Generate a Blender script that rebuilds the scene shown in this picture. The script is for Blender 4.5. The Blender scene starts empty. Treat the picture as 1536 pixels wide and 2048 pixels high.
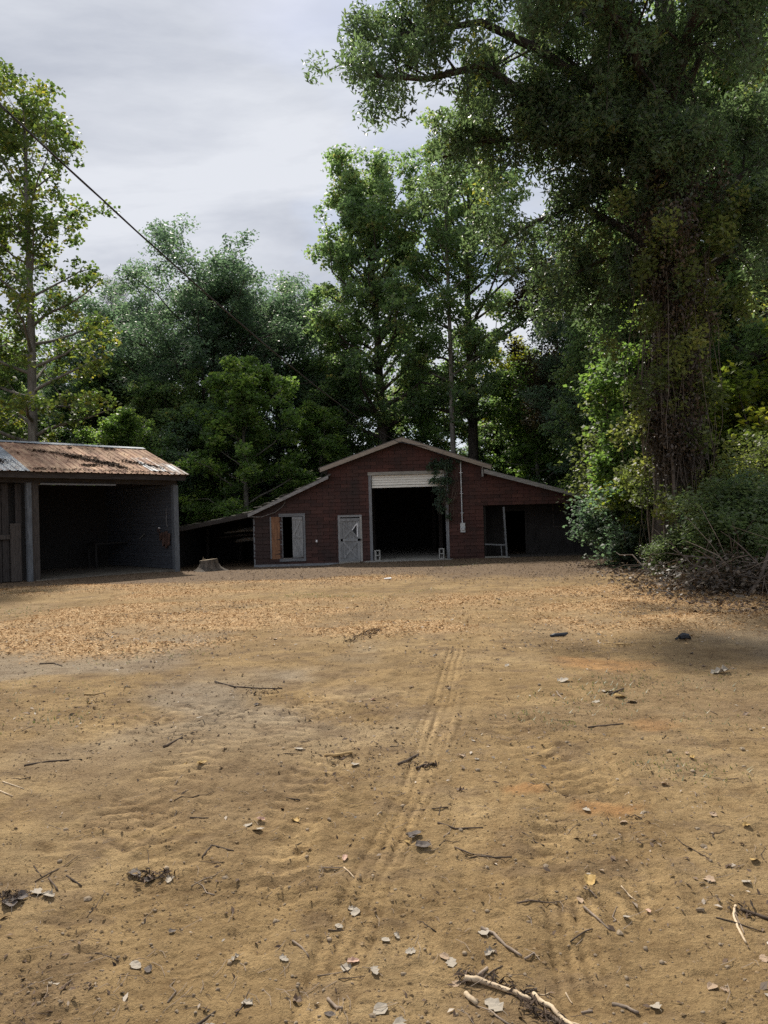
import bpy, math, random
import numpy as np
from mathutils import Matrix, Vector

R_ = math.radians
scn = bpy.context.scene
COL = scn.collection

# ------------------------------------------------------------------ camera
CAM_H, FPX, ROLL, PITCH = 1.65, 1420.0, R_(1.6), R_(0.484)
cd = bpy.data.cameras.new('camera')
cd.sensor_fit = 'VERTICAL'
cd.sensor_height = 36.0
cd.lens = FPX / 2048 * 36.0
cd.clip_start, cd.clip_end = 0.05, 1000
cam = bpy.data.objects.new('camera', cd)
COL.objects.link(cam)
F = Vector((0, math.cos(PITCH), math.sin(PITCH)))
R0, U0 = Vector((1, 0, 0)), Vector((0, -math.sin(PITCH), math.cos(PITCH)))
Rv = R0 * math.cos(ROLL) - U0 * math.sin(ROLL)
Uv = R0 * math.sin(ROLL) + U0 * math.cos(ROLL)
m = Matrix((Rv, Uv, -F)).transposed().to_4x4()
m.translation = (0, 0, CAM_H)
cam.matrix_world = m
scn.camera = cam
scn.render.engine = 'CYCLES'
cy = scn.cycles
cy.max_bounces, cy.diffuse_bounces, cy.glossy_bounces = 10, 6, 2
cy.transmission_bounces, cy.transparent_max_bounces = 8, 4
cy.caustics_reflective = cy.caustics_refractive = False
cy.use_denoising = False
try:
    cy.denoising_input_passes = 'RGB_ALBEDO_NORMAL'
    cy.denoising_prefilter = 'ACCURATE'
except Exception:
    pass
cy.sample_clamp_indirect = 6
scn.view_settings.view_transform = 'Standard'
scn.view_settings.look = 'None'
scn.view_settings.gamma = 1
scn.view_settings.exposure = 0.45
scn.view_settings.use_curve_mapping = False

# ------------------------------------------------------------------ sky and sun
SUN_EL, SUN_AZ = R_(51), R_(-20)          # azimuth from +Y, negative = towards -X
sdir = Vector((math.sin(SUN_AZ) * math.cos(SUN_EL), math.cos(SUN_AZ) * math.cos(SUN_EL), math.sin(SUN_EL)))
sl = bpy.data.lights.new('sun', 'SUN')
sl.energy, sl.angle, sl.color = 4.2, R_(2.5), (1.0, 0.93, 0.82)
so = bpy.data.objects.new('sun', sl)
so.rotation_euler = (-sdir).to_track_quat('-Z', 'Y').to_euler()
so.location = sdir * 60
COL.objects.link(so)

w = bpy.data.worlds.new('World')
scn.world = w
w.use_nodes = True
nt = w.node_tree
nt.nodes.clear()


def N(t, typ, **kw):
    n = t.nodes.new(typ)
    for k, v in kw.items():
        setattr(n, k, v)
    return n


def L(t, a, b):
    t.links.new(a, b)


sky = N(nt, 'ShaderNodeTexSky', sky_type='NISHITA', sun_disc=False)
sky.sun_elevation = SUN_EL
sky.sun_rotation = SUN_AZ
tc = N(nt, 'ShaderNodeTexCoord')
sep = N(nt, 'ShaderNodeSeparateXYZ')
L(nt, tc.outputs['Generated'], sep.inputs[0])
zz = N(nt, 'ShaderNodeMath', operation='MAXIMUM')
zz.inputs[1].default_value = 0.0
L(nt, sep.outputs['Z'], zz.inputs[0])
za = N(nt, 'ShaderNodeMath', operation='ADD')
za.inputs[1].default_value = 0.22
L(nt, zz.outputs[0], za.inputs[0])
dx = N(nt, 'ShaderNodeMath', operation='DIVIDE')
dy = N(nt, 'ShaderNodeMath', operation='DIVIDE')
L(nt, sep.outputs['X'], dx.inputs[0]); L(nt, za.outputs[0], dx.inputs[1])
L(nt, sep.outputs['Y'], dy.inputs[0]); L(nt, za.outputs[0], dy.inputs[1])
cmb = N(nt, 'ShaderNodeCombineXYZ')
L(nt, dx.outputs[0], cmb.inputs['X']); L(nt, dy.outputs[0], cmb.inputs['Y'])
mp = N(nt, 'ShaderNodeMapping')
mp.inputs['Rotation'].default_value = (0, 0, R_(-28))
mp.inputs['Scale'].default_value = (1.0, 2.1, 1)
mp.inputs['Location'].default_value = (3.1, 1.2, 0)
L(nt, cmb.outputs[0], mp.inputs['Vector'])
n1 = N(nt, 'ShaderNodeTexNoise')
n1.inputs['Scale'].default_value = 1.35
n1.inputs['Detail'].default_value = 7
n1.inputs['Roughness'].default_value = 0.58
n1.inputs['Distortion'].default_value = 0.35
L(nt, mp.outputs[0], n1.inputs['Vector'])
cr = N(nt, 'ShaderNodeValToRGB')
cr.color_ramp.elements[0].position, cr.color_ramp.elements[0].color = 0.38, (3.9, 4.15, 4.75, 1)
cr.color_ramp.elements[1].position, cr.color_ramp.elements[1].color = 0.61, (5.7, 5.9, 6.35, 1)
L(nt, n1.outputs['Fac'], cr.inputs[0])
mp2 = N(nt, 'ShaderNodeMapping')
mp2.inputs['Location'].default_value = (-4.3, 7.7, 0)
mp2.inputs['Scale'].default_value = (0.9, 1.3, 1)
L(nt, cmb.outputs[0], mp2.inputs['Vector'])
n2 = N(nt, 'ShaderNodeTexNoise')
n2.inputs['Scale'].default_value = 1.1
n2.inputs['Detail'].default_value = 5
L(nt, mp2.outputs[0], n2.inputs['Vector'])
cov = N(nt, 'ShaderNodeMapRange')
cov.inputs['From Min'].default_value = 0.33
cov.inputs['From Max'].default_value = 0.47
cov.inputs['To Min'].default_value = 0.45
cov.inputs['To Max'].default_value = 1.0
L(nt, n2.outputs['Fac'], cov.inputs[0])
mix = N(nt, 'ShaderNodeMix', data_type='RGBA')
L(nt, cov.outputs[0], mix.inputs['Factor'])
L(nt, sky.outputs[0], mix.inputs['A'])
L(nt, cr.outputs[0], mix.inputs['B'])
bg = N(nt, 'ShaderNodeBackground')
bg.inputs['Strength'].default_value = 0.1
L(nt, mix.outputs['Result'], bg.inputs['Color'])
wo = N(nt, 'ShaderNodeOutputWorld')
L(nt, bg.outputs[0], wo.inputs['Surface'])


# ------------------------------------------------------------------ measuring helpers (photo pixel -> place)
def P(x, y, Y):
    u, v = x - 768, 1036 - y
    a = u * math.cos(ROLL) + v * math.sin(ROLL)
    b = -u * math.sin(ROLL) + v * math.cos(ROLL)
    return a / FPX * Y, CAM_H + b / FPX * Y


def G(x, y):
    u, v = x - 768, 1036 - y
    a = u * math.cos(ROLL) + v * math.sin(ROLL)
    b = -u * math.sin(ROLL) + v * math.cos(ROLL)
    d = -CAM_H * FPX / b
    return a / FPX * d, d


# ------------------------------------------------------------------ object helpers
def tag(o, label=None, cat=None, group=None, kind=None):
    if label: o['label'] = label
    if cat: o['category'] = cat
    if group: o['group'] = group
    if kind: o['kind'] = kind
    return o


def empty(name, label, cat, loc=(0, 0, 0), rz=0.0, group=None):
    o = bpy.data.objects.new(name, None)
    o.location = loc
    o.rotation_euler = (0, 0, rz)
    o.empty_display_size = 0.2
    COL.objects.link(o)
    return tag(o, label, cat, group)


def link(name, mesh, parent=None, loc=(0, 0, 0), rot=(0, 0, 0), scale=(1, 1, 1)):
    o = bpy.data.objects.new(name, mesh)
    o.location, o.rotation_euler, o.scale = loc, rot, scale
    o.parent = parent
    COL.objects.link(o)
    return o


class MB:
    """collects shapes for ONE mesh"""

    def __init__(s):
        s.v, s.f = [], []

    def poly(s, verts, faces):
        k = len(s.v)
        s.v += [tuple(p) for p in verts]
        s.f += [tuple(i + k for i in f) for f in faces]

    def box(s, a, b, M=None):
        (x0, y0, z0), (x1, y1, z1) = a, b
        vs = [(x0, y0, z0), (x1, y0, z0), (x1, y1, z0), (x0, y1, z0), (x0, y0, z1), (x1, y0, z1), (x1, y1, z1), (x0, y1, z1)]
        if M is not None:
            vs = [tuple(M @ Vector(p)) for p in vs]
        s.poly(vs, [(0, 3, 2, 1), (4, 5, 6, 7), (0, 1, 5, 4), (1, 2, 6, 5), (2, 3, 7, 6), (3, 0, 4, 7)])

    def bar(s, p0, p1, wid, dep, up=(0, 0, 1)):
        """rectangular bar from p0 to p1"""
        p0, p1 = Vector(p0), Vector(p1)
        d = (p1 - p0).normalized()
        side = d.cross(Vector(up))
        if side.length < 1e-4:
            side = d.cross(Vector((0, 1, 0)))
        side.normalize()
        u = side.cross(d)
        q = []
        for p in (p0, p1):
            for a, b in ((-1, -1), (1, -1), (1, 1), (-1, 1)):
                q.append(tuple(p + side * (a * wid / 2) + u * (b * dep / 2)))
        s.poly(q, [(0, 1, 2, 3), (7, 6, 5, 4), (0, 4, 5, 1), (1, 5, 6, 2), (2, 6, 7, 3), (3, 7, 4, 0)])

    def xz(s, pts, y0, y1):
        """prism: polygon in the XZ plane between two depths"""
        n = len(pts)
        vs = [(x, y0, z) for x, z in pts] + [(x, y1, z) for x, z in pts]
        fs = [tuple(range(n)), tuple(range(2 * n - 1, n - 1, -1))]
        fs += [(i, i + n, (i + 1) % n + n, (i + 1) % n) for i in range(n)]
        s.poly(vs, fs)

    def tube(s, pts, radii, n=6, cap=True, flat=1.0):
        pts = [Vector(p) for p in pts]
        if not hasattr(radii, '__len__'):
            radii = [radii] * len(pts)
        k = len(s.v)
        ref = None
        for i, p in enumerate(pts):
            d = (pts[min(i + 1, len(pts) - 1)] - pts[max(i - 1, 0)])
            d = d.normalized() if d.length > 1e-9 else Vector((0, 0, 1))
            if ref is None:
                ref = d.orthogonal().normalized()
            else:
                ref = (ref - d * ref.dot(d))
                ref = ref.normalized() if ref.length > 1e-6 else d.orthogonal().normalized()
            b = d.cross(ref)
            for j in range(n):
                a = 2 * math.pi * j / n
                s.v.append(tuple(p + (ref * math.cos(a) + b * math.sin(a) * flat) * radii[i]))
        for i in range(len(pts) - 1):
            for j in range(n):
                a, b2 = k + i * n + j, k + i * n + (j + 1) % n
                s.f.append((a, b2, b2 + n, a + n))
        if cap:
            s.f.append(tuple(k + j for j in range(n - 1, -1, -1)))
            e = k + (len(pts) - 1) * n
            s.f.append(tuple(e + j for j in range(n)))

    def mesh(s, name, mat, smooth=False):
        me = bpy.data.meshes.new(name)
        me.from_pydata(s.v, [], s.f)
        me.materials.append(mat)
        if smooth:
            me.polygons.foreach_set('use_smooth', [True] * len(me.polygons))
        me.update()
        return me

    def build(s, name, mat, parent=None, smooth=False, **kw):
        return link(name, s.mesh(name, mat, smooth), parent, **kw)


# ------------------------------------------------------------------ materials
def new_mat(name):
    mt = bpy.data.materials.new(name)
    mt.use_nodes = True
    t = mt.node_tree
    b = t.nodes['Principled BSDF']
    return mt, t, b


def ramp(t, fac, stops):
    c = N(t, 'ShaderNodeValToRGB')
    e = c.color_ramp.elements
    while len(e) < len(stops):
        e.new(0.5)
    for el, (p, col) in zip(e, stops):
        el.position = p
        el.color = (*col, 1)
    L(t, fac, c.inputs[0])
    return c.outputs[0]


def noise(t, vec, scale, detail=4, rough=0.55, sc=None, dist=0.0):
    if sc is not None:
        mpn = N(t, 'ShaderNodeMapping')
        mpn.inputs['Scale'].default_value = sc
        L(t, vec, mpn.inputs['Vector'])
        vec = mpn.outputs[0]
    n = N(t, 'ShaderNodeTexNoise')
    n.inputs['Scale'].default_value = scale
    n.inputs['Detail'].default_value = detail
    n.inputs['Roughness'].default_value = rough
    n.inputs['Distortion'].default_value = dist
    L(t, vec, n.inputs['Vector'])
    return n.outputs['Fac']


def math_(t, op, a, b=None, clamp=False):
    n = N(t, 'ShaderNodeMath', operation=op, use_clamp=clamp)
    for i, x in enumerate((a, b)):
        if x is None: continue
        if isinstance(x, (int, float)):
            n.inputs[i].default_value = x
        else:
            L(t, x, n.inputs[i])
    return n.outputs[0]


def mixc(t, fac, a, b, mode='MIX'):
    n = N(t, 'ShaderNodeMix', data_type='RGBA', blend_type=mode)
    for key, x in (('Factor', fac), ('A', a), ('B', b)):
        s_ = n.inputs[key]
        if isinstance(x, tuple):
            s_.default_value = (*x, 1)
        elif isinstance(x, (int, float)):
            s_.default_value = x
        else:
            L(t, x, s_)
    return n.outputs['Result']


def bump(t, b, h, strength=0.4, dist=0.02):
    n = N(t, 'ShaderNodeBump')
    n.inputs['Strength'].default_value = strength
    n.inputs['Distance'].default_value = dist
    L(t, h, n.inputs['Height'])
    L(t, n.outputs[0], b.inputs['Normal'])


def objcoord(t, per_object=True):
    c = N(t, 'ShaderNodeTexCoord').outputs['Object']
    if not per_object:
        return c
    oi = N(t, 'ShaderNodeObjectInfo')
    v = N(t, 'ShaderNodeVectorMath', operation='MULTIPLY_ADD')
    L(t, oi.outputs['Random'], v.inputs[0])
    v.inputs[1].default_value = (37, 53, 71)
    L(t, c, v.inputs[2])
    return v.outputs[0]


def rough_mat(name, c1, c2, scale=6, sc=None, rough=0.85, bstr=0.3, bdist=0.01, metal=0.0, vary=0.25, world=False, spec=0.3):
    """two-tone worn surface with a bump and a small change from piece to piece"""
    mt, t, b = new_mat(name)
    if world:
        g = N(t, 'ShaderNodeNewGeometry').outputs['Position']
    else:
        g = objcoord(t)
    f = noise(t, g, scale, 6, 0.6, sc, 0.3)
    col = ramp(t, f, [(0.32, c1), (0.68, c2)])
    oi = N(t, 'ShaderNodeObjectInfo').outputs['Random']
    k = math_(t, 'MULTIPLY_ADD', oi, vary)
    t.nodes[-1].inputs[2].default_value = 1 - vary / 2
    col = mixc(t, 1.0, col, k, 'MULTIPLY')
    L(t, col, b.inputs['Base Color'])
    b.inputs['Roughness'].default_value = rough
    b.inputs['Metallic'].default_value = metal
    b.inputs['Specular IOR Level'].default_value = spec
    f2 = noise(t, g, scale * 5, 4, 0.6, sc)
    bump(t, b, math_(t, 'ADD', f, f2), bstr, bdist)
    return mt


GV, GH, GD = (14, 14, 1.2), (1.2, 14, 14), (14, 1.2, 14)
M = {}
M['shingle'] = None
M['wood_grey_v'] = rough_mat('weathered grey wood upright', (0.11, 0.115, 0.125), (0.26, 0.27, 0.285), 3, GV)
M['wood_grey_h'] = rough_mat('weathered grey wood level', (0.11, 0.115, 0.125), (0.26, 0.27, 0.285), 3, GH)
M['wood_pale_v'] = rough_mat('pale worn wood upright', (0.2, 0.2, 0.195), (0.42, 0.41, 0.39), 3, GV)
M['wood_pale_h'] = rough_mat('pale worn wood level', (0.17, 0.165, 0.15), (0.37, 0.355, 0.32), 3, GH)
M['fascia'] = rough_mat('tan weathered fascia', (0.2, 0.165, 0.135), (0.38, 0.33, 0.28), 3, GH)
M['fascia_grey'] = rough_mat('grey weathered fascia', (0.13, 0.125, 0.125), (0.34, 0.33, 0.32), 3, GH)
M['wood_dark_v'] = rough_mat('old dark timber upright', (0.035, 0.03, 0.028), (0.09, 0.078, 0.07), 3, GV)
M['wood_dark_h'] = rough_mat('old dark timber level', (0.024, 0.021, 0.02), (0.065, 0.057, 0.052), 3, GH)
M['wood_dark_d'] = rough_mat('old dark timber deep', (0.035, 0.03, 0.028), (0.08, 0.07, 0.065), 3, GD)
M['clap'] = rough_mat('blue grey clapboard', (0.05, 0.056, 0.07), (0.115, 0.125, 0.145), 3, GD)
M['plywood'] = rough_mat('orange brown plywood', (0.13, 0.064, 0.038), (0.31, 0.16, 0.085), 2.4, (7, 7, 1.2), vary=0)
M['white'] = rough_mat('chalky white paint', (0.72, 0.71, 0.66), (0.85, 0.84, 0.78), 3, (1, 6, 10), bstr=0.1, vary=.08)
M['white_trim'] = rough_mat('white trim paint', (0.7, 0.71, 0.73), (0.85, 0.86, 0.88), 4, bstr=0.1)
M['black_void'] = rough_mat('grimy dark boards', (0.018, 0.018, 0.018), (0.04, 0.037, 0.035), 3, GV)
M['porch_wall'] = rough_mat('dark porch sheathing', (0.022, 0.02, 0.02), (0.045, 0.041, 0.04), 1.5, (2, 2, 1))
M['roofing'] = rough_mat('old asphalt roofing', (0.045, 0.042, 0.04), (0.12, 0.11, 0.1), 4, bstr=0.5)
M['concrete'] = rough_mat('dusty concrete', (0.24, 0.225, 0.2), (0.37, 0.35, 0.32), 3, bstr=0.3)
M['block'] = rough_mat('concrete block', (0.27, 0.27, 0.26), (0.42, 0.41, 0.39), 14, bstr=0.5, bdist=0.006)
M['galv'] = rough_mat('galvanised steel grey', (0.36, 0.38, 0.4), (0.58, 0.61, 0.64), 5, rough=0.5, metal=0.35, bstr=0.1)
M['meter'] = rough_mat('grey meter enamel', (0.42, 0.44, 0.45), (0.55, 0.57, 0.58), 5, rough=0.45, bstr=0.05)
M['cable'] = rough_mat('cable insulation', (0.02, 0.02, 0.025), (0.05, 0.048, 0.055), 8, rough=0.6)
M['wire_pale'] = rough_mat('aged pale wire', (0.16, 0.155, 0.15), (0.28, 0.27, 0.26), 8)
M['blackplastic'] = rough_mat('black plastic', (0.012, 0.014, 0.018), (0.03, 0.033, 0.04), 8, rough=0.45)
M['leather'] = rough_mat('old brown leather', (0.05, 0.028, 0.022), (0.12, 0.07, 0.055), 6)
M['bark_dark'] = rough_mat('dark furrowed bark', (0.028, 0.023, 0.019), (0.095, 0.08, 0.066), 3.0, (3, 3, 0.7), bstr=0.9, bdist=0.05, vary=0.3)
M['bark_pale'] = rough_mat('pale smooth bark', (0.09, 0.082, 0.07), (0.24, 0.22, 0.19), 2.0, (3, 3, 0.9), bstr=0.6, bdist=0.03, vary=0.3)
M['vine'] = rough_mat('dry brown vine', (0.05, 0.04, 0.032), (0.15, 0.12, 0.095), 6, bstr=0.4)
M['stick_pale'] = rough_mat('barkless pale stick', (0.34, 0.25, 0.16), (0.6, 0.48, 0.33), 3, (9, 9, 9), bstr=0.3, bdist=0.003)
M['stick_grey'] = rough_mat('grey brown stick', (0.13, 0.1, 0.075), (0.32, 0.25, 0.19), 9, bstr=0.5, bdist=0.004)
M['stick_dark'] = rough_mat('dark brown stick', (0.04, 0.03, 0.022), (0.12, 0.085, 0.06), 9, bstr=0.5, bdist=0.004)
M['stick_yellow'] = rough_mat('yellow brown split wood', (0.25, 0.16, 0.07), (0.46, 0.32, 0.15), 9, bstr=0.5, bdist=0.004)
M['stone'] = rough_mat('dull pebble', (0.2, 0.15, 0.1), (0.36, 0.28, 0.19), 20, bstr=0.3, bdist=0.004, vary=0.6)
M['bay_board'] = rough_mat('blackened old boards', (0.022, 0.019, 0.018), (0.06, 0.053, 0.05), 3, GV, vary=.5)
M['wood_door'] = rough_mat('silver grey door boards', (0.15, 0.155, 0.16), (0.34, 0.345, 0.35), 3, GV, vary=.3)
M['ridge_zinc'] = rough_mat('dull zinc ridge', (0.17, 0.19, 0.21), (0.32, 0.35, 0.38), 4, rough=0.7, metal=0.1, bstr=0.1)
M['post_grey'] = rough_mat('blue grey weathered post', (0.07, 0.08, 0.092), (0.165, 0.18, 0.2), 3, GV)
M['shed_dirt'] = rough_mat('dusty shed floor', (0.1, 0.088, 0.072), (0.2, 0.18, 0.15), 2, bstr=0.4)
M['soil'] = rough_mat('loose soil', (0.19, 0.125, 0.065), (0.34, 0.24, 0.13), 30, bstr=0.2, bdist=0.003, world=True)
M['stump_bark'] = rough_mat('stump bark', (0.05, 0.042, 0.035), (0.2, 0.165, 0.13), 3, (5, 5, 0.8), bstr=0.9, bdist=0.04)
M['stump_cut'] = rough_mat('old sawn wood', (0.26, 0.2, 0.13), (0.44, 0.36, 0.26), 5, (1, 1, 1))


def shingle_mat():
    mt, t, b = new_mat('red asphalt shingle siding')
    pos = N(t, 'ShaderNodeNewGeometry').outputs['Position']
    g = objcoord(t)
    oi = N(t, 'ShaderNodeObjectInfo').outputs['Random']
    base = ramp(t, oi, [(0.0, (0.05, 0.025, 0.022)), (0.5, (0.085, 0.036, 0.031)), (1.0, (0.118, 0.053, 0.043))])
    gran = noise(t, pos, 90, 3, 0.7)
    base = mixc(t, 0.35, base, ramp(t, gran, [(0.3, (0.028, 0.016, 0.015)), (0.7, (0.12, 0.06, 0.05))]), 'MIX')
    # old grime: a cloudy stain over the left end and running down in streaks
    sepx = N(t, 'ShaderNodeSeparateXYZ')
    L(t, pos, sepx.inputs[0])
    left = N(t, 'ShaderNodeMapRange')
    left.inputs['From Min'].default_value = -1.6
    left.inputs['From Max'].default_value = -4.6
    L(t, sepx.outputs['X'], left.inputs[0])
    st = noise(t, pos, 0.9, 5, 0.6, (1.2, 1, 0.5))
    grime = math_(t, 'MULTIPLY_ADD', left.outputs[0], 0.75)
    t.nodes[-1].inputs[2].default_value = 0
    g2 = N(t, 'ShaderNodeMapRange')
    g2.inputs['From Min'].default_value = 0.42
    g2.inputs['From Max'].default_value = 0.72
    L(t, st, g2.inputs[0])
    gr = math_(t, 'MAXIMUM', grime, math_(t, 'MULTIPLY', g2.outputs[0], 0.75))
    base = mixc(t, gr, base, (0.034, 0.03, 0.029))
    L(t, base, b.inputs['Base Color'])
    b.inputs['Roughness'].default_value = 0.9
    b.inputs['Specular IOR Level'].default_value = 0.2
    bump(t, b, gran, 0.4, 0.006)
    return mt


M['shingle'] = shingle_mat()


def roof_mat(name, rust):
    """corrugated steel: bare zinc with rust that spreads in patches"""
    mt, t, b = new_mat(name)
    g = objcoord(t)
    pos = N(t, 'ShaderNodeNewGeometry').outputs['Position']
    n1_ = noise(t, g, 1.3, 6, 0.62, (2.2, 0.7, 1), 0.4)
    n2_ = noise(t, pos, 0.55, 4, 0.55)
    zinc = ramp(t, noise(t, g, 3, 5, 0.6), [(0.3, (0.2, 0.23, 0.26)), (0.7, (0.36, 0.4, 0.44))])
    rustc = ramp(t, noise(t, g, 2.4, 6, 0.65, (3, 0.6, 1)), [(0.28, (0.15, 0.075, 0.05)), (0.45, (0.31, 0.18, 0.115)), (0.62, (0.44, 0.3, 0.19)), (0.78, (0.56, 0.42, 0.3))])
    f = math_(t, 'ADD', math_(t, 'MULTIPLY', n1_, 0.65), math_(t, 'MULTIPLY', n2_, 0.35))
    mr = N(t, 'ShaderNodeMapRange')
    mr.inputs['From Min'].default_value = 0.62 - rust * 0.5
    mr.inputs['From Max'].default_value = 0.74 - rust * 0.5
    L(t, f, mr.inputs[0])
    oi = N(t, 'ShaderNodeObjectInfo').outputs['Random']
    k_ = math_(t, 'MULTIPLY_ADD', oi, .5)
    t.nodes[-1].inputs[2].default_value = .72
    rust_dapple = ramp(t, noise(t, pos, 1.6, 5, .65), [(.36, (.5, .44, .4)), (.56, (1.05, 1.03, 1)), (.7, (1.25, 1.2, 1.12))])  # mottling paints dappled tree light into the colour, along with rust variation
    base_ = mixc(t, .8, mixc(t, mr.outputs[0], zinc, rustc), rust_dapple, 'MULTIPLY')
    L(t, mixc(t, 1.0, base_, k_, 'MULTIPLY'), b.inputs['Base Color'])
    rr = math_(t, 'MULTIPLY_ADD', mr.outputs[0], 0.3)
    t.nodes[-1].inputs[2].default_value = 0.6
    L(t, rr, b.inputs['Roughness'])
    inv = math_(t, 'SUBTRACT', 0.2, math_(t, 'MULTIPLY', mr.outputs[0], 0.2))
    L(t, inv, b.inputs['Metallic'])
    bump(t, b, n1_, 0.15, 0.01)
    return mt


M['roof_rust'] = roof_mat('rusted roofing steel', 0.72)
M['roof_zinc'] = roof_mat('galvanised roofing steel', 0.12)
M['roof_patch'] = roof_mat('half rusted roofing steel', 0.36)


def leaf_mat(name, stops, trans, tmix=0.42, rough=0.5, spec=0.4):
    mt, t, b = new_mat(name)
    at = N(t, 'ShaderNodeAttribute', attribute_name='tint')
    col = ramp(t, at.outputs['Fac'], stops)
    L(t, col, b.inputs['Base Color'])
    b.inputs['Roughness'].default_value = rough
    b.inputs['Specular IOR Level'].default_value = spec
    tr = N(t, 'ShaderNodeBsdfTranslucent')
    L(t, mixc(t, 1.0, col, trans, 'MULTIPLY'), tr.inputs['Color'])
    ms = N(t, 'ShaderNodeMixShader')
    ms.inputs[0].default_value = tmix
    L(t, b.outputs[0], ms.inputs[1])
    L(t, tr.outputs[0], ms.inputs[2])
    L(t, ms.outputs[0], t.nodes['Material Output'].inputs['Surface'])
    return mt


M['leaf_poplar'] = leaf_mat('poplar leaves', [(0, (0.055, 0.085, 0.035)), (0.55, (0.09, 0.12, 0.04)), (0.85, (0.15, 0.155, 0.04)), (1, (0.24, 0.19, 0.04))], (2.4, 2.7, 1.5), 0.45)
M['leaf_tall'] = leaf_mat('tall tree leaves', [(0, (0.06, 0.09, 0.056)), (0.65, (0.095, 0.13, 0.075)), (0.93, (0.14, 0.15, 0.07)), (1, (0.18, 0.14, 0.07))], (3.8, 4.2, 2.3), 0.5)
M['leaf_oak'] = leaf_mat('dark oak leaves', [(0, (0.05, 0.072, 0.058)), (0.7, (0.08, 0.108, 0.08)), (1, (0.11, 0.132, 0.088))], (3.0, 3.6, 2.4), 0.46, 0.5, 0.3)
M['leaf_willowoak'] = leaf_mat('narrow oak leaves', [(0, (0.046, 0.064, 0.046)), (0.7, (0.075, 0.1, 0.062)), (0.95, (0.105, 0.12, 0.055)), (1, (0.19, 0.17, 0.04))], (3.2, 3.6, 2.1), 0.5, 0.42, 0.5)
M['leaf_privet'] = leaf_mat('small pale green leaves', [(0, (0.06, 0.085, 0.045)), (0.6, (0.105, 0.135, 0.065)), (1, (0.17, 0.19, 0.09))], (2.4, 2.7, 1.8), 0.42)
M['leaf_gum'] = leaf_mat('bright green leaves', [(0, (0.06, 0.095, 0.04)), (0.6, (0.095, 0.14, 0.05)), (1, (0.16, 0.185, 0.055))], (3.2, 3.6, 1.9), 0.48)
M['leaf_yellow'] = leaf_mat('yellowing leaves', [(0, (0.06, 0.09, 0.025)), (0.6, (0.115, 0.145, 0.03)), (1, (0.22, 0.195, 0.03))], (2.6, 2.8, 1.5), 0.45)
M['leaf_maroon'] = leaf_mat('dark red brown leaves', [(0, (0.03, 0.024, 0.018)), (0.6, (0.055, 0.048, 0.026)), (1, (0.08, 0.075, 0.03))], (2.0, 1.8, 1.4), 0.3)
M['leaf_olive'] = leaf_mat('olive shrub leaves', [(0, (0.05, 0.064, 0.028)), (0.6, (0.1, 0.116, 0.046)), (1, (0.18, 0.175, 0.06))], (2.8, 3.1, 1.7), 0.44)
M['leaf_dead'] = leaf_mat('dead hanging leaves', [(0, (0.035, 0.027, 0.021)), (0.6, (0.07, 0.054, 0.041)), (1, (0.15, 0.115, 0.08))], (1.5, 1.4, 1.2), 0.2)
M['leaf_pine'] = leaf_mat('pine needles', [(0, (0.02, 0.034, 0.022)), (1, (0.045, 0.065, 0.03))], (1.8, 2.0, 1.2), 0.2)
M['grass'] = leaf_mat('short grass', [(0, (0.075, 0.09, 0.035)), (0.55, (0.13, 0.145, 0.06)), (1, (0.28, 0.23, 0.12))], (1.6, 1.8, 1.2), 0.3)
M['chip'] = leaf_mat('shredded wood chips', [(0, (0.1, 0.058, 0.03)), (0.25, (0.31, 0.18, 0.078)), (0.7, (0.5, 0.315, 0.145)), (1, (0.7, 0.52, 0.31))], (1, 1, 1), 0.0, 0.8, 0.2)
M['litter'] = leaf_mat('dry leaf litter', [(0, (0.06, 0.04, 0.03)), (0.45, (0.17, 0.12, 0.085)), (0.8, (0.36, 0.29, 0.22)), (1, (0.6, 0.54, 0.46))], (1, 1, 1), 0.1, 0.8, 0.2)
M['bark_litter'] = leaf_mat('dark bark bits', [(0, (0.03, 0.022, 0.016)), (0.7, (0.09, 0.06, 0.042)), (1, (0.2, 0.14, 0.1))], (1, 1, 1), 0.0, 0.85, 0.2)


def flat_mat(name, c1, c2):
    mt, t, b = new_mat(name)
    g = objcoord(t)
    f = noise(t, g, 40, 5, 0.65)
    L(t, ramp(t, f, [(0.3, c1), (0.7, c2)]), b.inputs['Base Color'])
    b.inputs['Roughness'].default_value = 0.75
    bump(t, b, f, 0.4, 0.003)
    return mt


DEAD = [flat_mat('dry leaf grey', (0.23, 0.195, 0.15), (0.41, 0.355, 0.28)), flat_mat('dry leaf tan', (0.24, 0.16, 0.1), (0.44, 0.32, 0.21)),
        flat_mat('dry leaf brown', (0.1, 0.065, 0.042), (0.22, 0.15, 0.1)), flat_mat('dry leaf pink', (0.4, 0.24, 0.17), (0.58, 0.4, 0.3)),
        flat_mat('dry leaf yellow', (0.3, 0.19, 0.06), (0.5, 0.34, 0.12)), flat_mat('dry leaf dark', (0.05, 0.04, 0.034), (0.14, 0.11, 0.09))]


# ------------------------------------------------------------------ value noise in numpy
def vnoise(x, y, seed=0):
    xi, yi = np.floor(x).astype(np.int64), np.floor(y).astype(np.int64)
    fx, fy = x - xi, y - yi
    fx, fy = fx * fx * (3 - 2 * fx), fy * fy * (3 - 2 * fy)

    def h(a, b):
        n_ = (a * 374761393 + b * 668265263 + seed * 982451653) & 0x7FFFFFFF
        n_ = ((n_ ^ (n_ >> 13)) * 1274126177) & 0x7FFFFFFF
        return ((n_ ^ (n_ >> 16)) & 0xFFFF) / 65535.0
    return (h(xi, yi) * (1 - fx) + h(xi + 1, yi) * fx) * (1 - fy) + (h(xi, yi + 1) * (1 - fx) + h(xi + 1, yi + 1) * fx) * fy


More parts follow.
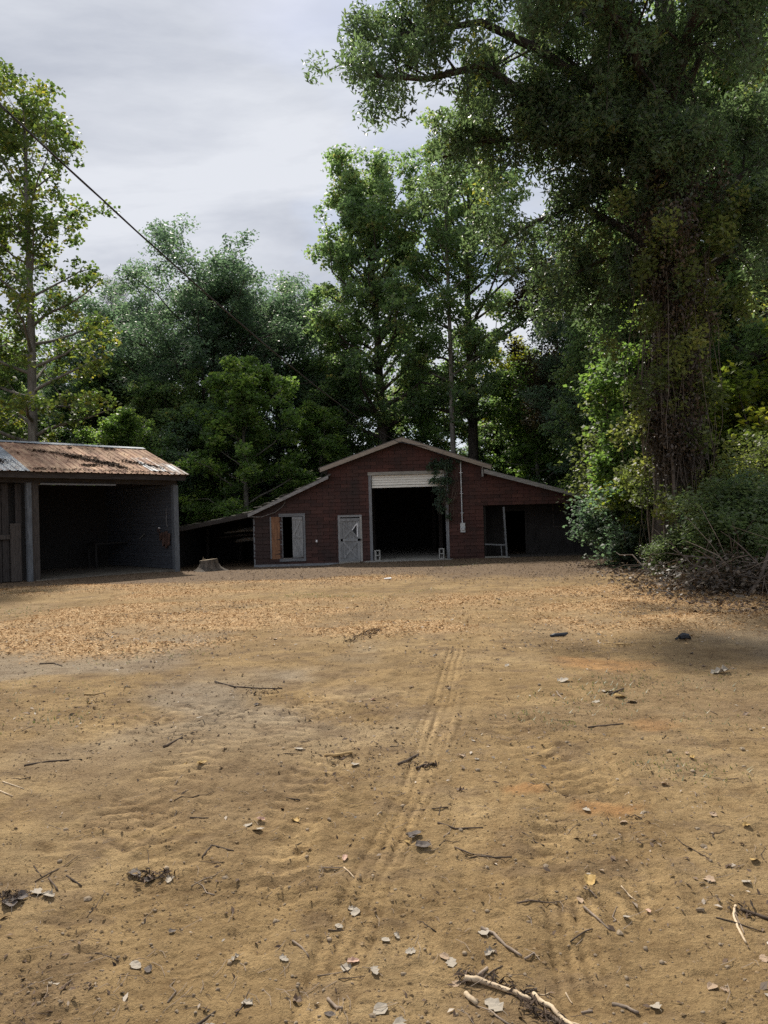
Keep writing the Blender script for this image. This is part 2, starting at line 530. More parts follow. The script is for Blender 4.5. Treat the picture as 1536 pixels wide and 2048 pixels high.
def fbm(x, y, scale, oct=4, seed=0, gain=0.5):
    s_, a, tot = 0, 1.0, 0
    for o in range(oct):
        s_ = s_ + a * vnoise(x * scale * 2 ** o + 17.3 * o, y * scale * 2 ** o - 9.1 * o, seed + o)
        tot += a
        a *= gain
    return s_ / tot


def smooth(e0, e1, x):
    t_ = np.clip((x - e0) / (e1 - e0), 0, 1)
    return t_ * t_ * (3 - 2 * t_)


# ------------------------------------------------------------------ ground
def seg_dist(X, Y, pts):
    """distance to a polyline, signed side offset and arc length"""
    best = np.full(X.shape, 1e9); off = np.zeros(X.shape); arc = np.zeros(X.shape); acc = 0
    for (x0, y0), (x1, y1) in zip(pts[:-1], pts[1:]):
        dx_, dy_ = x1 - x0, y1 - y0
        l2 = dx_ * dx_ + dy_ * dy_
        t_ = np.clip(((X - x0) * dx_ + (Y - y0) * dy_) / l2, 0, 1)
        d = np.hypot(X - x0 - t_ * dx_, Y - y0 - t_ * dy_)
        sgn = ((X - x0) * dy_ - (Y - y0) * dx_) / math.sqrt(l2)
        k = d < best
        best = np.where(k, d, best); off = np.where(k, sgn, off); arc = np.where(k, acc + t_ * math.sqrt(l2), arc)
        acc += math.sqrt(l2)
    return best, off, arc, acc


TRACKS = [  # photo polyline, half width (m), kind
    ([(560, 2250), (640, 2000), (735, 1760), (830, 1580), (875, 1440), (905, 1330), (915, 1290)], 0.115, 'rib'),
    ([(420, 2200), (470, 1960), (540, 1800), (610, 1650), (690, 1520), (800, 1400)], 0.10, 'faint'),
    ([(1080, 1800), (1100, 1700), (1110, 1600), (1065, 1480), (1010, 1420), (960, 1370)], 0.10, 'bar'),
    ([(985, 1790), (1010, 1640), (1030, 1520)], 0.06, 'faint'),
    ([(850, 1500), (880, 1440), (885, 1400)], 0.19, 'rib'),
    ([(555, 1535), (560, 1470), (600, 1425), (680, 1395), (760, 1385)], 0.22, 'bar'),
    ([(200, 1560), (215, 1500), (190, 1420)], 0.16, 'faint'),
    ([(350, 1500), (352, 1440), (345, 1395)], 0.2, 'bar'),
    ([(120, 1620), (250, 1590), (330, 1680), (420, 1800)], 0.2, 'bar'),
    ([(150, 1480), (280, 1440), (420, 1420), (560, 1440)], 0.22, 'bar'),
    ([(1190, 2100), (1150, 1900), (1110, 1700)], 0.10, 'rib'),
    ([(60, 1760), (260, 1640), (420, 1500), (520, 1400)], 0.24, 'bar'),
    ([(700, 1480), (620, 1560), (560, 1700), (540, 1900)], 0.16, 'bar'),
    ([(1000, 1400), (1060, 1500), (1180, 1580), (1330, 1640)], 0.18, 'bar'),
    ([(760, 1330), (680, 1380), (560, 1410), (430, 1430)], 0.25, 'faint'),
    ([(950, 1500), (960, 1650), (940, 1850), (900, 2080)], 0.16, 'faint'),
    ([(1010, 1850), (1150, 1810), (1290, 1790), (1440, 1800)], 0.12, 'bar'),
    ([(1310, 1950), (1300, 1800), (1240, 1600), (1190, 1480)], 0.1, 'faint'),
]
TRACKS = [([G(*p) for p in pts], hw, k) for pts, hw, k in TRACKS]


def chip_mask(X, Y):
    n_ = fbm(X, Y * 1.6, 0.55, 4, 5)
    a = smooth(15.6, 13.8, Y) * smooth(9.2 + (X > 1.5) * 0.0, 10.8, Y + 1.4 * (n_ - 0.5) * 2 - 0.10 * X)      # main band
    a *= smooth(-7.2, -5.6, X + (n_ - 0.5) * 2)
    b = smooth(-6.6, -5.4, X) * smooth(1.5, 0.2, X) * smooth(0, 1, 1 - np.abs(Y - (19.0 + 0.62 * (X + 1.0))) / 2.2)
    c = smooth(-12, -10, X) * smooth(-1, -3, X) * smooth(16.6, 17.6, Y) * smooth(20.4, 19, Y) * 0.7
    g = smooth(2.0, 4.0, X) * smooth(9.0, 11, Y) * smooth(16.5, 14.5, Y)
    gap = 1 - 0.75 * smooth(0, 1, 1 - np.hypot((X - 0.6) / 2.6, (Y - 16.8) / 2.2))
    gap2 = 1 - 0.45 * smooth(0, 1, 1 - np.hypot((X - 1.9) / 2.0, (Y - 12.2) / 1.6))
    return np.clip(np.maximum(np.maximum(a, b), np.maximum(c, g)) * (0.22 + .95 * smooth(.34, .6, n_)) * (.35 + .9 * smooth(.3, .6, fbm(X, Y * 1.4, 2.2, 3, 15))) * gap * gap2, 0, 1)


TINT = None


def ground_h(X, Y, fine=True):
    X, Y = np.asarray(X, float), np.asarray(Y, float)
    h = 0.10 * (fbm(X, Y, 0.22, 3, 1) - 0.5)
    near = smooth(16, 6, Y)
    h = h + 0.085 * near * (fbm(X, Y, 0.8, 4, 2) - 0.5)
    h *= smooth(0, 2.5, np.hypot((X + 9.2), (Y - 24)) - 5.2) * smooth(0, 2.0, np.abs(Y - 33) - 6.6 + np.maximum(np.abs(X - 1.5) - 9, 0) * -1)
    h = h - 0.11 * smooth(-1.2, -2.4, X) * smooth(24, 26.5, Y) * smooth(-14, -11, X)
    h = h + 0.09 * chip_mask(X, Y) * fbm(X, Y, 1.4, 3, 8)
    if fine:
        amp = smooth(14, 5, Y)
        lump = fbm(X, Y * 1.4, 4.5, 4, 3)
        h = h + 0.034 * amp * (lump - 0.5) + 0.026 * amp * (np.abs(fbm(X * .7, Y * 1.6, 13, 3, 4) - 0.5) * -2 + .4) * (0.35 + 1.1 * fbm(X, Y, 1.6, 2, 6))
        tr = np.zeros_like(h)
        for pts, hw, kind in TRACKS:
            x0 = min(p[0] for p in pts) - .5; x1 = max(p[0] for p in pts) + .5
            y0 = min(p[1] for p in pts) - .5; y1 = max(p[1] for p in pts) + .5
            sel = (X > x0) & (X < x1) & (Y > y0) & (Y < y1)
            if not sel.any(): continue
            xs, ys = X[sel], Y[sel]
            wob = 0.03 * (fbm(xs, ys, 2.5, 2, 11) - 0.5)
            d, off, arc, tot = seg_dist(xs, ys, pts)
            off = off + wob
            ends = smooth(0, 0.5, arc) * smooth(tot, tot - 0.5, arc)
            inside = smooth(hw * 1.1, hw * 0.85, np.abs(off)) * (d < hw * 1.6) * ends
            patch = 0.5 + 0.5 * smooth(0.35, 0.6, fbm(xs, ys, 3, 2, 21))
            dep = -0.006 * inside
            berm = 0.009 * np.exp(-((np.abs(off) - hw * 1.2) / 0.035) ** 2) * ends * (d < hw * 2.2)
            if kind == 'rib':
                dep = dep + 0.017 * inside * (np.abs(np.cos(off / hw * math.pi * 1.75)) ** .6 - .7) * patch
                dep = dep + 0.004 * inside * np.sin(arc * 2 * math.pi / 0.05) * patch
            elif kind == 'bar':
                sk = arc + 0.35 * np.abs(off)
                dep = dep * 0.6 + 0.012 * inside * np.clip(np.sin(sk * 2 * math.pi / 0.13) * 1.6, -1, 1) * 0.6 * patch
            else:
                dep = dep * 0.6 + 0.004 * inside * np.cos(off / hw * math.pi * 3)
            tr[sel] += dep + berm
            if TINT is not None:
                TINT[sel] += inside * patch * (np.abs(np.cos(off / hw * math.pi * 1.75)) ** .6 - .62 if kind == 'rib' else .28 * np.sin((arc + .35 * np.abs(off)) * 2 * math.pi / 0.13) + .08 if kind == 'bar' else 0.14)  # tread relief shaded in colour: grooves darker, raised ribs and bars lighter
        h = h + tr
    return h


def axis(lo, hi, centre, step0, flat, rate, rate2, far):
    out = [centre]
    for sgn in (1, -1):
        p, lim = centre, hi if sgn > 0 else lo
        while (p < lim) if sgn > 0 else (p > lim):
            d = abs(p - centre)
            st = step0 if d < flat else step0 + (d - flat) * (rate if d < far else rate2)
            p += sgn * st
            out.append(p)
    return np.array(sorted(out))


gx = axis(-160, 160, 0.3, 0.015, 1.9, 0.010, 0.06, 9)
gy = [2.0]
p_ = 2.0
while p_ < 220:
    p_ += p_ * (0.0042 if p_ < 9 else 0.011 if p_ < 30 else 0.06)
    gy.append(p_)
p_ = 2.0
while p_ > -40:
    p_ -= 0.03 if p_ > 1.5 else 0.25 + (1.5 - p_) * 0.15
    gy.append(p_)
gy = np.array(sorted(gy))
GX, GY = np.meshgrid(gx, gy)
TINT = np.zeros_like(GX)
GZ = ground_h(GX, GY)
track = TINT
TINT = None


def grid_mesh(name, X, Y, Z, attrs):
    ny, nx = X.shape
    me = bpy.data.meshes.new(name)
    nv, nf = nx * ny, (nx - 1) * (ny - 1)
    me.vertices.add(nv)
    co = np.stack([X, Y, Z], -1).reshape(-1).astype(np.float32)
    me.vertices.foreach_set('co', co)
    idx = np.arange(nv).reshape(ny, nx)
    q = np.stack([idx[:-1, :-1], idx[:-1, 1:], idx[1:, 1:], idx[1:, :-1]], -1).reshape(-1)
    me.loops.add(nf * 4)
    me.loops.foreach_set('vertex_index', q.astype(np.int32))
    me.polygons.add(nf)
    me.polygons.foreach_set('loop_start', np.arange(0, nf * 4, 4, dtype=np.int32))
    me.polygons.foreach_set('use_smooth', np.ones(nf, bool))
    for k, a in attrs.items():
        at = me.attributes.new(k, 'FLOAT', 'POINT')
        at.data.foreach_set('value', a.reshape(-1).astype(np.float32))
    me.update()
    me.validate()
    return me


# soil types; the track layer also carries painted groove shading
chips = chip_mask(GX, GY)
n_soil = fbm(GX, GY, 0.45, 5, 31)
grey = smooth(0.40, 0.6, fbm(GX, GY, 0.6, 4, 41)) * smooth(4, 6.5, GY) * smooth(13.5, 9, GY) * np.maximum(smooth(1.2, -1.0, GX), .6 * smooth(1.0, 3.0, GX))
leafy = np.maximum(smooth(17.5, 21, GY + (n_soil - 0.5) * 5), smooth(4.8, 6.6, GX - 0.12 * (GY - 12) + (n_soil - .5) * 3) * smooth(9, 11, GY)) * (1 - chips)
orange = np.zeros_like(GX)
for ox, oy, rx, ry in ((1210, 1325, 0.75, 0.5), (1150, 1320, .4, .35), (1230, 1618, 0.28, 0.16), (1060, 1575, .18, .1), (1300, 1440, .3, .25)):
    cx, cyy = G(ox, oy)
    orange = np.maximum(orange, smooth(1.0, 0.35, np.hypot((GX - cx) / rx, (GY - cyy) / ry) + (fbm(GX, GY, 3, 3, 51) - .5) * 0.9))
dark_soil = np.maximum(smooth(0.5, 0.7, fbm(GX, GY * 1.5, 0.8, 5, 61)) * 0.7, smooth(.55, .68, fbm(GX, GY * 1.6, 3.2, 4, 66)) * .8)
cx, cyy = G(1480, 1415)
dark_soil = np.maximum(dark_soil, smooth(1.1, 0.2, np.hypot((GX - cx) / 1.3, (GY - cyy) / 0.6) + (fbm(GX, GY, 2, 3, 62) - .5)))  # one darker oval patch at the right of the yard
me = grid_mesh('ground', GX, GY, GZ, {'chips': chips, 'grey': grey, 'leafy': np.clip(leafy, 0, 1), 'orange': orange, 'dark_soil': np.clip(dark_soil, 0, 1), 'track': track + .5})


def ground_mat():
    mt, t, b = new_mat('packed dirt yard')
    pos = N(t, 'ShaderNodeNewGeometry').outputs['Position']

    def att(k):
        return N(t, 'ShaderNodeAttribute', attribute_name=k).outputs['Fac']
    big = noise(t, pos, 0.7, 6, 0.6)
    mid = noise(t, pos, 5, 6, 0.65)
    fine = noise(t, pos, 60, 5, 0.7)
    grit = noise(t, pos, 260, 3, 0.7)
    col = ramp(t, big, [(0.3, (0.215, 0.146, 0.07)), (0.5, (0.3, 0.208, 0.103)), (0.7, (0.375, 0.273, 0.146))])
    col = mixc(t, 0.5, col, ramp(t, mid, [(0.28, (0.5, 0.47, 0.45)), (0.45, (0.9, 0.89, 0.88)), (0.7, (1.25, 1.24, 1.22))]), 'MULTIPLY')
    col = mixc(t, 0.55, col, ramp(t, fine, [(0.3, (0.55, 0.52, 0.5)), (0.6, (1.15, 1.15, 1.15))]), 'MULTIPLY')
    col = mixc(t, 0.4, col, ramp(t, grit, [(0.32, (0.55, 0.5, 0.46)), (0.55, (1.05, 1.05, 1.05)), (0.75, (1.7, 1.7, 1.68))]), 'MULTIPLY')
    col = mixc(t, math_(t, 'MULTIPLY', att('grey'), 0.6), col, mixc(t, fine, (0.17, 0.14, 0.11), (0.34, 0.295, 0.235)))
    col = mixc(t, math_(t, 'MULTIPLY', att('orange'), 0.5), col, mixc(t, mid, (0.36, 0.17, 0.06), (0.48, 0.26, 0.11)))
    col = mixc(t, math_(t, 'MULTIPLY', att('dark_soil'), 0.55), col, mixc(t, fine, (0.1, 0.07, 0.045), (0.24, 0.165, 0.1)))
    sp1 = noise(t, pos, 2.6, 6, 0.72, (1, 1.5, 1))
    sp2 = noise(t, pos, 14, 5, 0.75, (1, 1.7, 1))
    blot = math_(t, 'ADD', math_(t, 'MULTIPLY', sp1, .6), math_(t, 'MULTIPLY', sp2, .4))
    col = mixc(t, 0.85, col, ramp(t, blot, [(0.36, (0.5, 0.45, 0.41)), (0.45, (0.84, 0.82, 0.8)), (0.53, (1.03, 1.03, 1.02)), (0.64, (1.2, 1.2, 1.19))]), 'MULTIPLY')
    lf = noise(t, pos, 22, 4, 0.7)
    col = mixc(t, math_(t, 'MULTIPLY', att('leafy'), 0.85), col, ramp(t, lf, [(0.35, (0.07, 0.047, 0.033)), (0.55, (0.155, 0.11, 0.075)), (0.72, (0.27, 0.2, 0.14))]))
    col = mixc(t, 1.0, col, ramp(t, att('track'), [(0.0, (0.58, 0.56, 0.54)), (0.5, (1, 1, 1)), (1.0, (1.4, 1.4, 1.38))]), 'MULTIPLY')  # packed soil tone plus groove shading painted along the tyre tracks
    vc = N(t, 'ShaderNodeTexVoronoi')
    vc.inputs['Scale'].default_value = 34
    mpv = N(t, 'ShaderNodeMapping')
    mpv.inputs['Scale'].default_value = (1, 1.7, 1)
    L(t, pos, mpv.inputs['Vector'])
    L(t, mpv.outputs[0], vc.inputs['Vector'])
    sp = N(t, 'ShaderNodeSeparateColor')
    L(t, vc.outputs['Color'], sp.inputs[0])
    cc = ramp(t, sp.outputs[0], [(0.1, (0.2, 0.125, 0.06)), (0.4, (0.37, 0.235, 0.115)), (0.8, (0.5, 0.33, 0.17)), (1.0, (0.64, 0.48, 0.29))])
    col = mixc(t, math_(t, 'MULTIPLY', att('chips'), 1.0, True), col, cc)
    L(t, col, b.inputs['Base Color'])
    b.inputs['Roughness'].default_value = 0.95
    b.inputs['Specular IOR Level'].default_value = 0.15
    h = math_(t, 'ADD', math_(t, 'MULTIPLY', mid, 1.6), math_(t, 'ADD', math_(t, 'MULTIPLY', fine, 0.55), math_(t, 'MULTIPLY', grit, 0.16)))
    bump(t, b, h, 0.95, 0.035)
    return mt


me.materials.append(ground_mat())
ground = tag(link('ground', me), kind='structure')


def gz(x, y):
    return float(ground_h(np.array([x]), np.array([y]))[0])


# ------------------------------------------------------------------ barn
random.seed(4)
YB = 27.4
XL, XR, XPR = -5.05, 3.83, 8.55
RIDGE, MS = (0.76, 4.74), 0.345
barn = empty('barn', 'low barn sided in dark red shingles with a half raised white garage door', 'barn', (0.76, YB, 0))


def bp(v):          # world -> barn child coordinates
    return v[0] - 0.76, v[1] - YB, v[2]


BARN_OFF = (-0.76, -YB, 0)


def bpart(mb, name, mat, parent=None, smooth=False):
    o = mb.build(name, mat, parent or barn, smooth)
    if parent is None:
        o.location = BARN_OFF
    return o


def z_main(x): return RIDGE[1] - MS * abs(x - RIDGE[0])
def z_left(x): return 3.37 + 0.446 * (x + 2.08) if x > -5.22 else 1.97 + 0.177 * (x + 5.22)
def z_right(x): return 3.44 - 0.286 * (x - 3.81)


def wall_top(x):
    if x < -2.15: return z_left(x) - 0.10
    if x > 3.9: return z_right(x) - 0.10
    return z_main(x) - 0.12


OPEN = [(-3.95, -3.12, 0.15, 1.86), (-1.70, -0.94, -0.2, 1.70), (-0.46, 2.38, -0.2, 3.31), (3.83, XPR + 1, -0.2, 1.95)]


def intervals(z):
    """parts of the wall that exist at height z, as x ranges"""
    xs = np.arange(XL, XPR + 1e-6, 0.005)
    ok = np.array([wall_top(x) > z for x in xs])
    for a, b_, z0, z1 in OPEN:
        if z0 < z < z1:
            ok &= ~((xs > a) & (xs < b_))
    out, st = [], None
    for i, k in enumerate(ok):
        if k and st is None: st = xs[i]
        if not k and st is not None:
            out.append((st, xs[i - 1])); st = None
    if st is not None: out.append((st, xs[-1]))
    return [i for i in out if i[1] - i[0] > 0.03]


CH = 0.139
wallmb = MB()
shs = []
rowz = -0.06
row = 0
while rowz < 4.62:
    za_, zb_ = rowz, rowz + CH
    lo, hi = intervals(za_ + 0.004), intervals(zb_ - 0.004)
    for a, b_ in lo:
        m_ = [h for h in hi if h[0] < b_ and h[1] > a]
        if not m_:
            ha, hb = (a + b_) / 2 - .01, (a + b_) / 2 + .01
        else:
            ha, hb = m_[0]
            if abs(ha - a) > 0.55: ha = a
            if abs(hb - b_) > 0.55: hb = b_
        wallmb.xz([(a, za_), (b_, za_), (hb, zb_), (ha, zb_)], YB, YB + 0.09)
        x = a
        wd = 0.47
        first = a - ((a - (row % 2) * wd * 0.5) % wd)
        cuts = [a] + [c for c in np.arange(first, b_, wd) if c > a + 0.12 and c < b_ - 0.12] + [b_]
        for c0, c1 in zip(cuts[:-1], cuts[1:]):
            t0 = ha if c0 == a else min(max(c0, ha), hb)
            t1 = hb if c1 == b_ else max(min(c1, hb), ha)
            shs.append((c0, c1, t0, t1, za_, zb_))
    rowz += CH
    row += 1
wall = bpart(wallmb, 'wall', M['black_void'])
unit = MB()
unit.poly([(-.5, -1, -.5), (.5, -1, -.5), (.5, 0, -.5), (-.5, 0, -.5), (-.5, -.45, .5), (.5, -.45, .5), (.5, 0, .5), (-.5, 0, .5)],
          [(0, 3, 2, 1), (4, 5, 6, 7), (0, 1, 5, 4), (1, 2, 6, 5), (2, 3, 7, 6), (3, 0, 4, 7)])
unit_me = unit.mesh('shingle', M['shingle'])
shs.sort(key=lambda s_: -(s_[1] - s_[0] + s_[3] - s_[2]))
rest = MB()
for i, (c0, c1, t0, t1, za_, zb_) in enumerate(shs):
    g_ = random.uniform(.004, .011)
    th_ = random.uniform(0.024, 0.046)
    rect = abs(c0 - t0) < 1e-3 and abs(c1 - t1) < 1e-3
    if i < 298 and rect:
        o = link('shingle', unit_me, wall, ((c0 + c1) / 2, YB - 0.001, (za_ + zb_) / 2 + random.uniform(-.004, .004)),
                 (0, random.uniform(-.008, .008), 0), (c1 - c0 - 2 * g_, th_, zb_ - za_ - 0.002))
    else:
        s_ = rest if i >= 298 else MB()
        s_.poly([(c0 + g_, YB - th_, za_ + .001), (c1 - g_, YB - th_, za_ + .001), (t1 - g_, YB - th_ * .45, zb_ - .001), (t0 + g_, YB - th_ * .45, zb_ - .001),
                 (c0 + g_, YB - .001, za_ + .001), (c1 - g_, YB - .001, za_ + .001), (t1 - g_, YB - .001, zb_ - .001), (t0 + g_, YB - .001, zb_ - .001)],
                [(0, 1, 2, 3), (7, 6, 5, 4), (0, 4, 5, 1), (1, 5, 6, 2), (2, 6, 7, 3), (3, 7, 4, 0)])
        if i < 298:
            s_.build('shingle', M['shingle'], wall)
if rest.f:
    tag(rest.build('shingle_offcuts', M['shingle'], wall), kind='stuff')

BD = 11.0           # barn depth
# other walls, inside faces dark
w_ = MB()
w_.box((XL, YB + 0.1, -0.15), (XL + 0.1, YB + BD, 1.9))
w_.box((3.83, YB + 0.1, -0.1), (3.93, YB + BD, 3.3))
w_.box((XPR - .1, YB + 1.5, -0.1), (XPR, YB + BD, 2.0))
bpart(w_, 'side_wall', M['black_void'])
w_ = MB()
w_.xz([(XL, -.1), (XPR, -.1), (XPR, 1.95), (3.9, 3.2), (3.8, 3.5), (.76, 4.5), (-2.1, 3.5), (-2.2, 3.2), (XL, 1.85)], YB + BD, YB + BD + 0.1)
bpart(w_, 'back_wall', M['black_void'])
w_ = MB()
for y_ in (YB + 4.2, YB + 8.4):           # open framing inside
    for x_ in (-0.5, 2.5):
        w_.box((x_ - .08, y_, 0), (x_ + .08, y_ + .16, 3.5))
    w_.box((-2.2, y_ + .02, 3.5), (3.75, y_ + .14, 3.68))
bpart(w_, 'interior_frame', M['wood_dark_v'])

OH = 0.34           # roof overhang in front


def roof_slab(name, pts, th, mat, y0=YB - OH, y1=YB + BD + .3):
    s_ = MB()
    poly = list(pts) + [(x, z - th) for x, z in reversed(pts)]
    s_.xz(poly, y0, y1)
    return bpart(s_, name, mat)


roof_slab('roof', [(-2.46, z_main(-2.46)), RIDGE, (4.17, z_main(4.17))], 0.07, M['roofing'])
roof_slab('lean_to_roof', [(-8.3, z_left(-8.3)), (-5.22, 1.97), (-2.0, z_left(-2.0))], 0.06, M['roofing'], YB - OH + .04)
roof_slab('lean_to_roof', [(3.8, z_right(3.8)), (8.95, z_right(8.95))], 0.06, M['roofing'], YB - OH + .04)
s_ = MB()                                    # curling roll roofing along the rake, lifted bits
for i in range(46):
    x = random.uniform(-8.2, -2.2)
    z = z_left(x)
    s_.bar((x - random.uniform(.06, .25), YB - OH + random.uniform(-.02, .5), z + .0), (x + random.uniform(.06, .25), YB - OH + random.uniform(-.02, .5), z + random.uniform(.01, .06)), .12, .012)
tag(bpart(s_, 'roof_litter', M['bark_pale']), kind='stuff')


def rake(name, x0, x1, zf, dz, hgt, mat, y=YB - OH):
    s_ = MB()
    n_ = 1
    s_.xz([(x0, zf(x0) - dz - hgt), (x1, zf(x1) - dz - hgt), (x1, zf(x1) - dz), (x0, zf(x0) - dz)], y - 0.035, y - 0.004)
    return bpart(s_, name, mat)


rake('fascia', -2.40, RIDGE[0] - .004, z_main, 0.035, 0.155, M['fascia'])
rake('fascia', RIDGE[0] + .004, 4.13, z_main, 0.035, 0.155, M['fascia'])
rake('fascia', -5.2, -2.09, z_left, 0.03, 0.13, M['fascia_grey'], YB - OH + .04)
rake('fascia', -8.25, -5.23, z_left, 0.02, 0.14, M['wood_dark_h'], YB - OH + .04)
rake('fascia', 3.86, 8.9, z_right, 0.01, 0.16, M['fascia_grey'], YB - OH + .04)
s_ = MB()
s_.box((3.79, YB - OH + .05, 3.13), (3.835, YB - .03, 3.50))
bpart(s_, 'trim_board', M['wood_pale_v'])
s_ = MB()                                      # eave soffit boards behind the rakes
s_.xz([(-2.40, z_main(-2.40) - .19), (.76, RIDGE[1] - .19), (4.13, z_main(4.13) - .19), (4.13, z_main(4.13) - .165), (.76, RIDGE[1] - .165), (-2.40, z_main(-2.40) - .165)], YB - OH - .002, YB - .03)
bpart(s_, 'soffit', M['wood_dark_d'])

# open pole lean-to at the left end
for x_, y_ in ((-8.1, YB + .1), (-8.1, YB + 5), (-6.6, YB + 5)):
    s_ = MB(); s_.tube([(x_, y_, -.15), (x_ + .03, y_, z_left(x_) - .08)], .08, 8)
    bpart(s_, 'pole', M['wood_dark_v'])
s_ = MB()
s_.box((-8.2, YB + 6.3, -.15), (XL - .02, YB + 6.4, 1.75))
s_.box((-8.3, YB + .6, -.15), (-8.2, YB + 6.4, 1.4))
bpart(s_, 'lean_to_wall', M['black_void'])
s_ = MB()
s_.box((XL - .005, YB - .03, -.12), (XL + .05, YB - .003, 1.76))
bpart(s_, 'corner_board', M['wood_grey_v'])
s_ = MB()
s_.box((XL, YB - .05, -.13), (-0.93, YB + .02, -.02))
s_.box((XL - .03, YB - .06, -.3), (XL + .28, YB + .2, -.135))
s_.box((-3.2, YB - .06, -.3), (-2.9, YB + .2, -.135))
bpart(s_, 'sill_beam', M['wood_grey_h'])

# window opening with one shutter folded and a sheet of plywood
s_ = MB()
s_.box((-4.06, YB - .06, 1.80), (-3.05, YB - .028, 1.92))
s_.box((-4.06, YB - .06, 0.08), (-3.05, YB - .028, 0.185))
s_.box((-3.13, YB - .06, 0.185), (-3.05, YB - .028, 1.80))
s_.box((-4.02, YB - .02, 0.19), (-3.93, YB + .08, 1.80))
bpart(s_, 'window_frame', M['wood_grey_h'])
s_ = MB()
s_.box((-3.93, YB - .075, 0.187), (-3.57, YB + .02, 0.205))
bpart(s_, 'window_sill', M['wood_pale_h'])
sh = empty('shutter', None, None)
sh.parent = barn
sh.location = (-3.35 - .76, -.045, 0)
for k in range(3):
    x0 = -.205 + k * .137
    s_ = MB(); s_.box((x0 + .003, -.0, 0.2 + random.uniform(0, .02)), (x0 + .133, .02, 1.785))
    s_.build('plank', M['wood_door'], sh)
for a, b_ in (((-.2, -.012, .27), (.2, -.012, .27)), ((-.2, -.012, 1.02), (.2, -.012, 1.02)), ((-.2, -.012, 1.72), (.2, -.012, 1.72)),
              ((-.155, -.014, 1.08), (.13, -.014, 1.68)), ((.13, -.014, .33), (-.155, -.014, .96))):
    s_ = MB(); s_.bar(a, b_, .02, .075 if abs(a[2] - b_[2]) < .1 else .06, (0, 1, 0) if False else (0, 0, 1))
    s_.build('brace', M['wood_door'] if abs(a[2] - b_[2]) < .1 else M['wood_door'], sh)
for a, b_ in (((.08, -.035, 1.655), (.18, -.024, 1.70)), ((.11, -.035, .26), (.19, -.024, .3))):
    s_ = MB(); s_.box(a, b_); s_.build('hinge', M['wire_pale'], sh)
s_ = MB()
s_.poly([(-4.395, YB - .052, .17), (-4.04, YB - .036, .19), (-4.035, YB - .04, 1.80), (-4.37, YB - .06, 1.815),
         (-4.395, YB - .034, .17), (-4.04, YB - .022, .19), (-4.035, YB - .025, 1.80), (-4.37, YB - .04, 1.815)],
        [(0, 1, 2, 3), (7, 6, 5, 4), (0, 4, 5, 1), (1, 5, 6, 2), (2, 6, 7, 3), (3, 7, 4, 0)])
tag(bpart(s_, 'plywood_panel', M['plywood']), 'orange brown plywood sheet nailed beside the opening')
s_ = MB(); s_.box((-4.405, YB - .075, .2), (-4.355, YB - .061, 1.81))
bpart(s_, 'batten', M['wood_grey_v'])

# plank door with crossed braces
s_ = MB()
s_.box((-1.79, YB - .055, -.06), (-1.70, YB - .026, 1.72))
s_.box((-1.79, YB - .06, 1.722), (-.86, YB - .026, 1.80))
bpart(s_, 'door_frame', M['wood_door'])
s_ = MB(); s_.box((-.945, YB - .055, -.06), (-.865, YB - .026, 1.72))
tag(bpart(s_, 'door_jamb', M['wood_pale_v']), 'pale bare wood jamb on the latch side of the door')
dr = empty('door', None, None)
dr.parent = barn
dr.location = (-1.70 - .76, -.03, -.02)
DW = .75
for k in range(5):
    x0 = k * DW / 5
    s_ = MB()
    top = 1.70
    if k >= 3:                                    # cut for the window
        s_.box((x0 + .002, 0, 0), (x0 + DW / 5 - .002, .022, .98 + (.0)))
        s2 = MB(); s2.box((x0 + .002, 0, 1.5), (x0 + DW / 5 - .002, .022, top)); s2.build('plank', M['wood_door'], dr)
    else:
        s_.box((x0 + .002, random.uniform(0, .003), random.uniform(0, .015)), (x0 + DW / 5 - .002, .022, top))
    s_.build('plank', M['wood_door'], dr)
s_ = MB()                                         # boarding left round the triangular light
s_.xz([(3 * DW / 5, .982), (DW - .1, .982), (3 * DW / 5, 1.24)], .001, .021)
s_.xz([(3 * DW / 5, 1.24), (DW - .1, 1.498), (3 * DW / 5, 1.498)], .001, .021)
s_.build('window_surround', M['wood_door'], dr)
for a, b_, wd in (((0, 0, .07), (DW, 0, .07), .12), ((0, 0, .86), (DW, 0, .86), .10), ((0, 0, 1.64), (DW, 0, 1.64), .11),
                  ((.045, 0, .13), (.045, 0, 1.58), .085), ((DW - .045, 0, .13), (DW - .045, 0, 1.58), .085)):
    s_ = MB(); s_.bar((a[0], -.013, a[2]), (b_[0], -.013, b_[2]), wd, .024, (0, 1, 0))
    s_.build('rail', M['wood_door'] if a[0] != b_[0] else M['wood_door'], dr)
for a, b_ in (((.10, .16), (DW - .10, .80)), ((.10, .80), (DW - .10, .16)), ((.10, .93), (.40, 1.24)), ((.10, 1.56), (DW - .10, .94))):
    s_ = MB(); s_.bar((a[0], -.011 - .002 * (a[1] < b_[1]), a[1]), (b_[0], -.011 - .002 * (a[1] < b_[1]), b_[1]), .075, .018, (0, 1, 0))
    s_.build('brace', M['wood_door'], dr)
s_ = MB()
s_.bar((.45, -.022, 1.24), (DW - .11, -.022, 1.49), .035, .012, (0, 1, 0))
s_.bar((DW - .10, -.022, 1.51), (DW - .10, -.022, .98), .035, .012, (0, 1, 0))
tag(s_.build('window_trim', M['white_trim'], dr), 'white trim on two sides of the small triangular window')
s_ = MB(); s_.xz([(.46, 1.24), (DW - .11, .99), (DW - .11, 1.48)], .03, .034)
s_.build('window_pane', M['blackplastic'], dr)
s_ = MB(); s_.box((DW - .0, -.05, .83), (DW + .05, -.028, .9)); s_.tube([(DW + .03, -.05, .865), (DW + .03, -.09, .865)], .022, 8)
s_.build('handle', M['wood_dark_v'], dr)
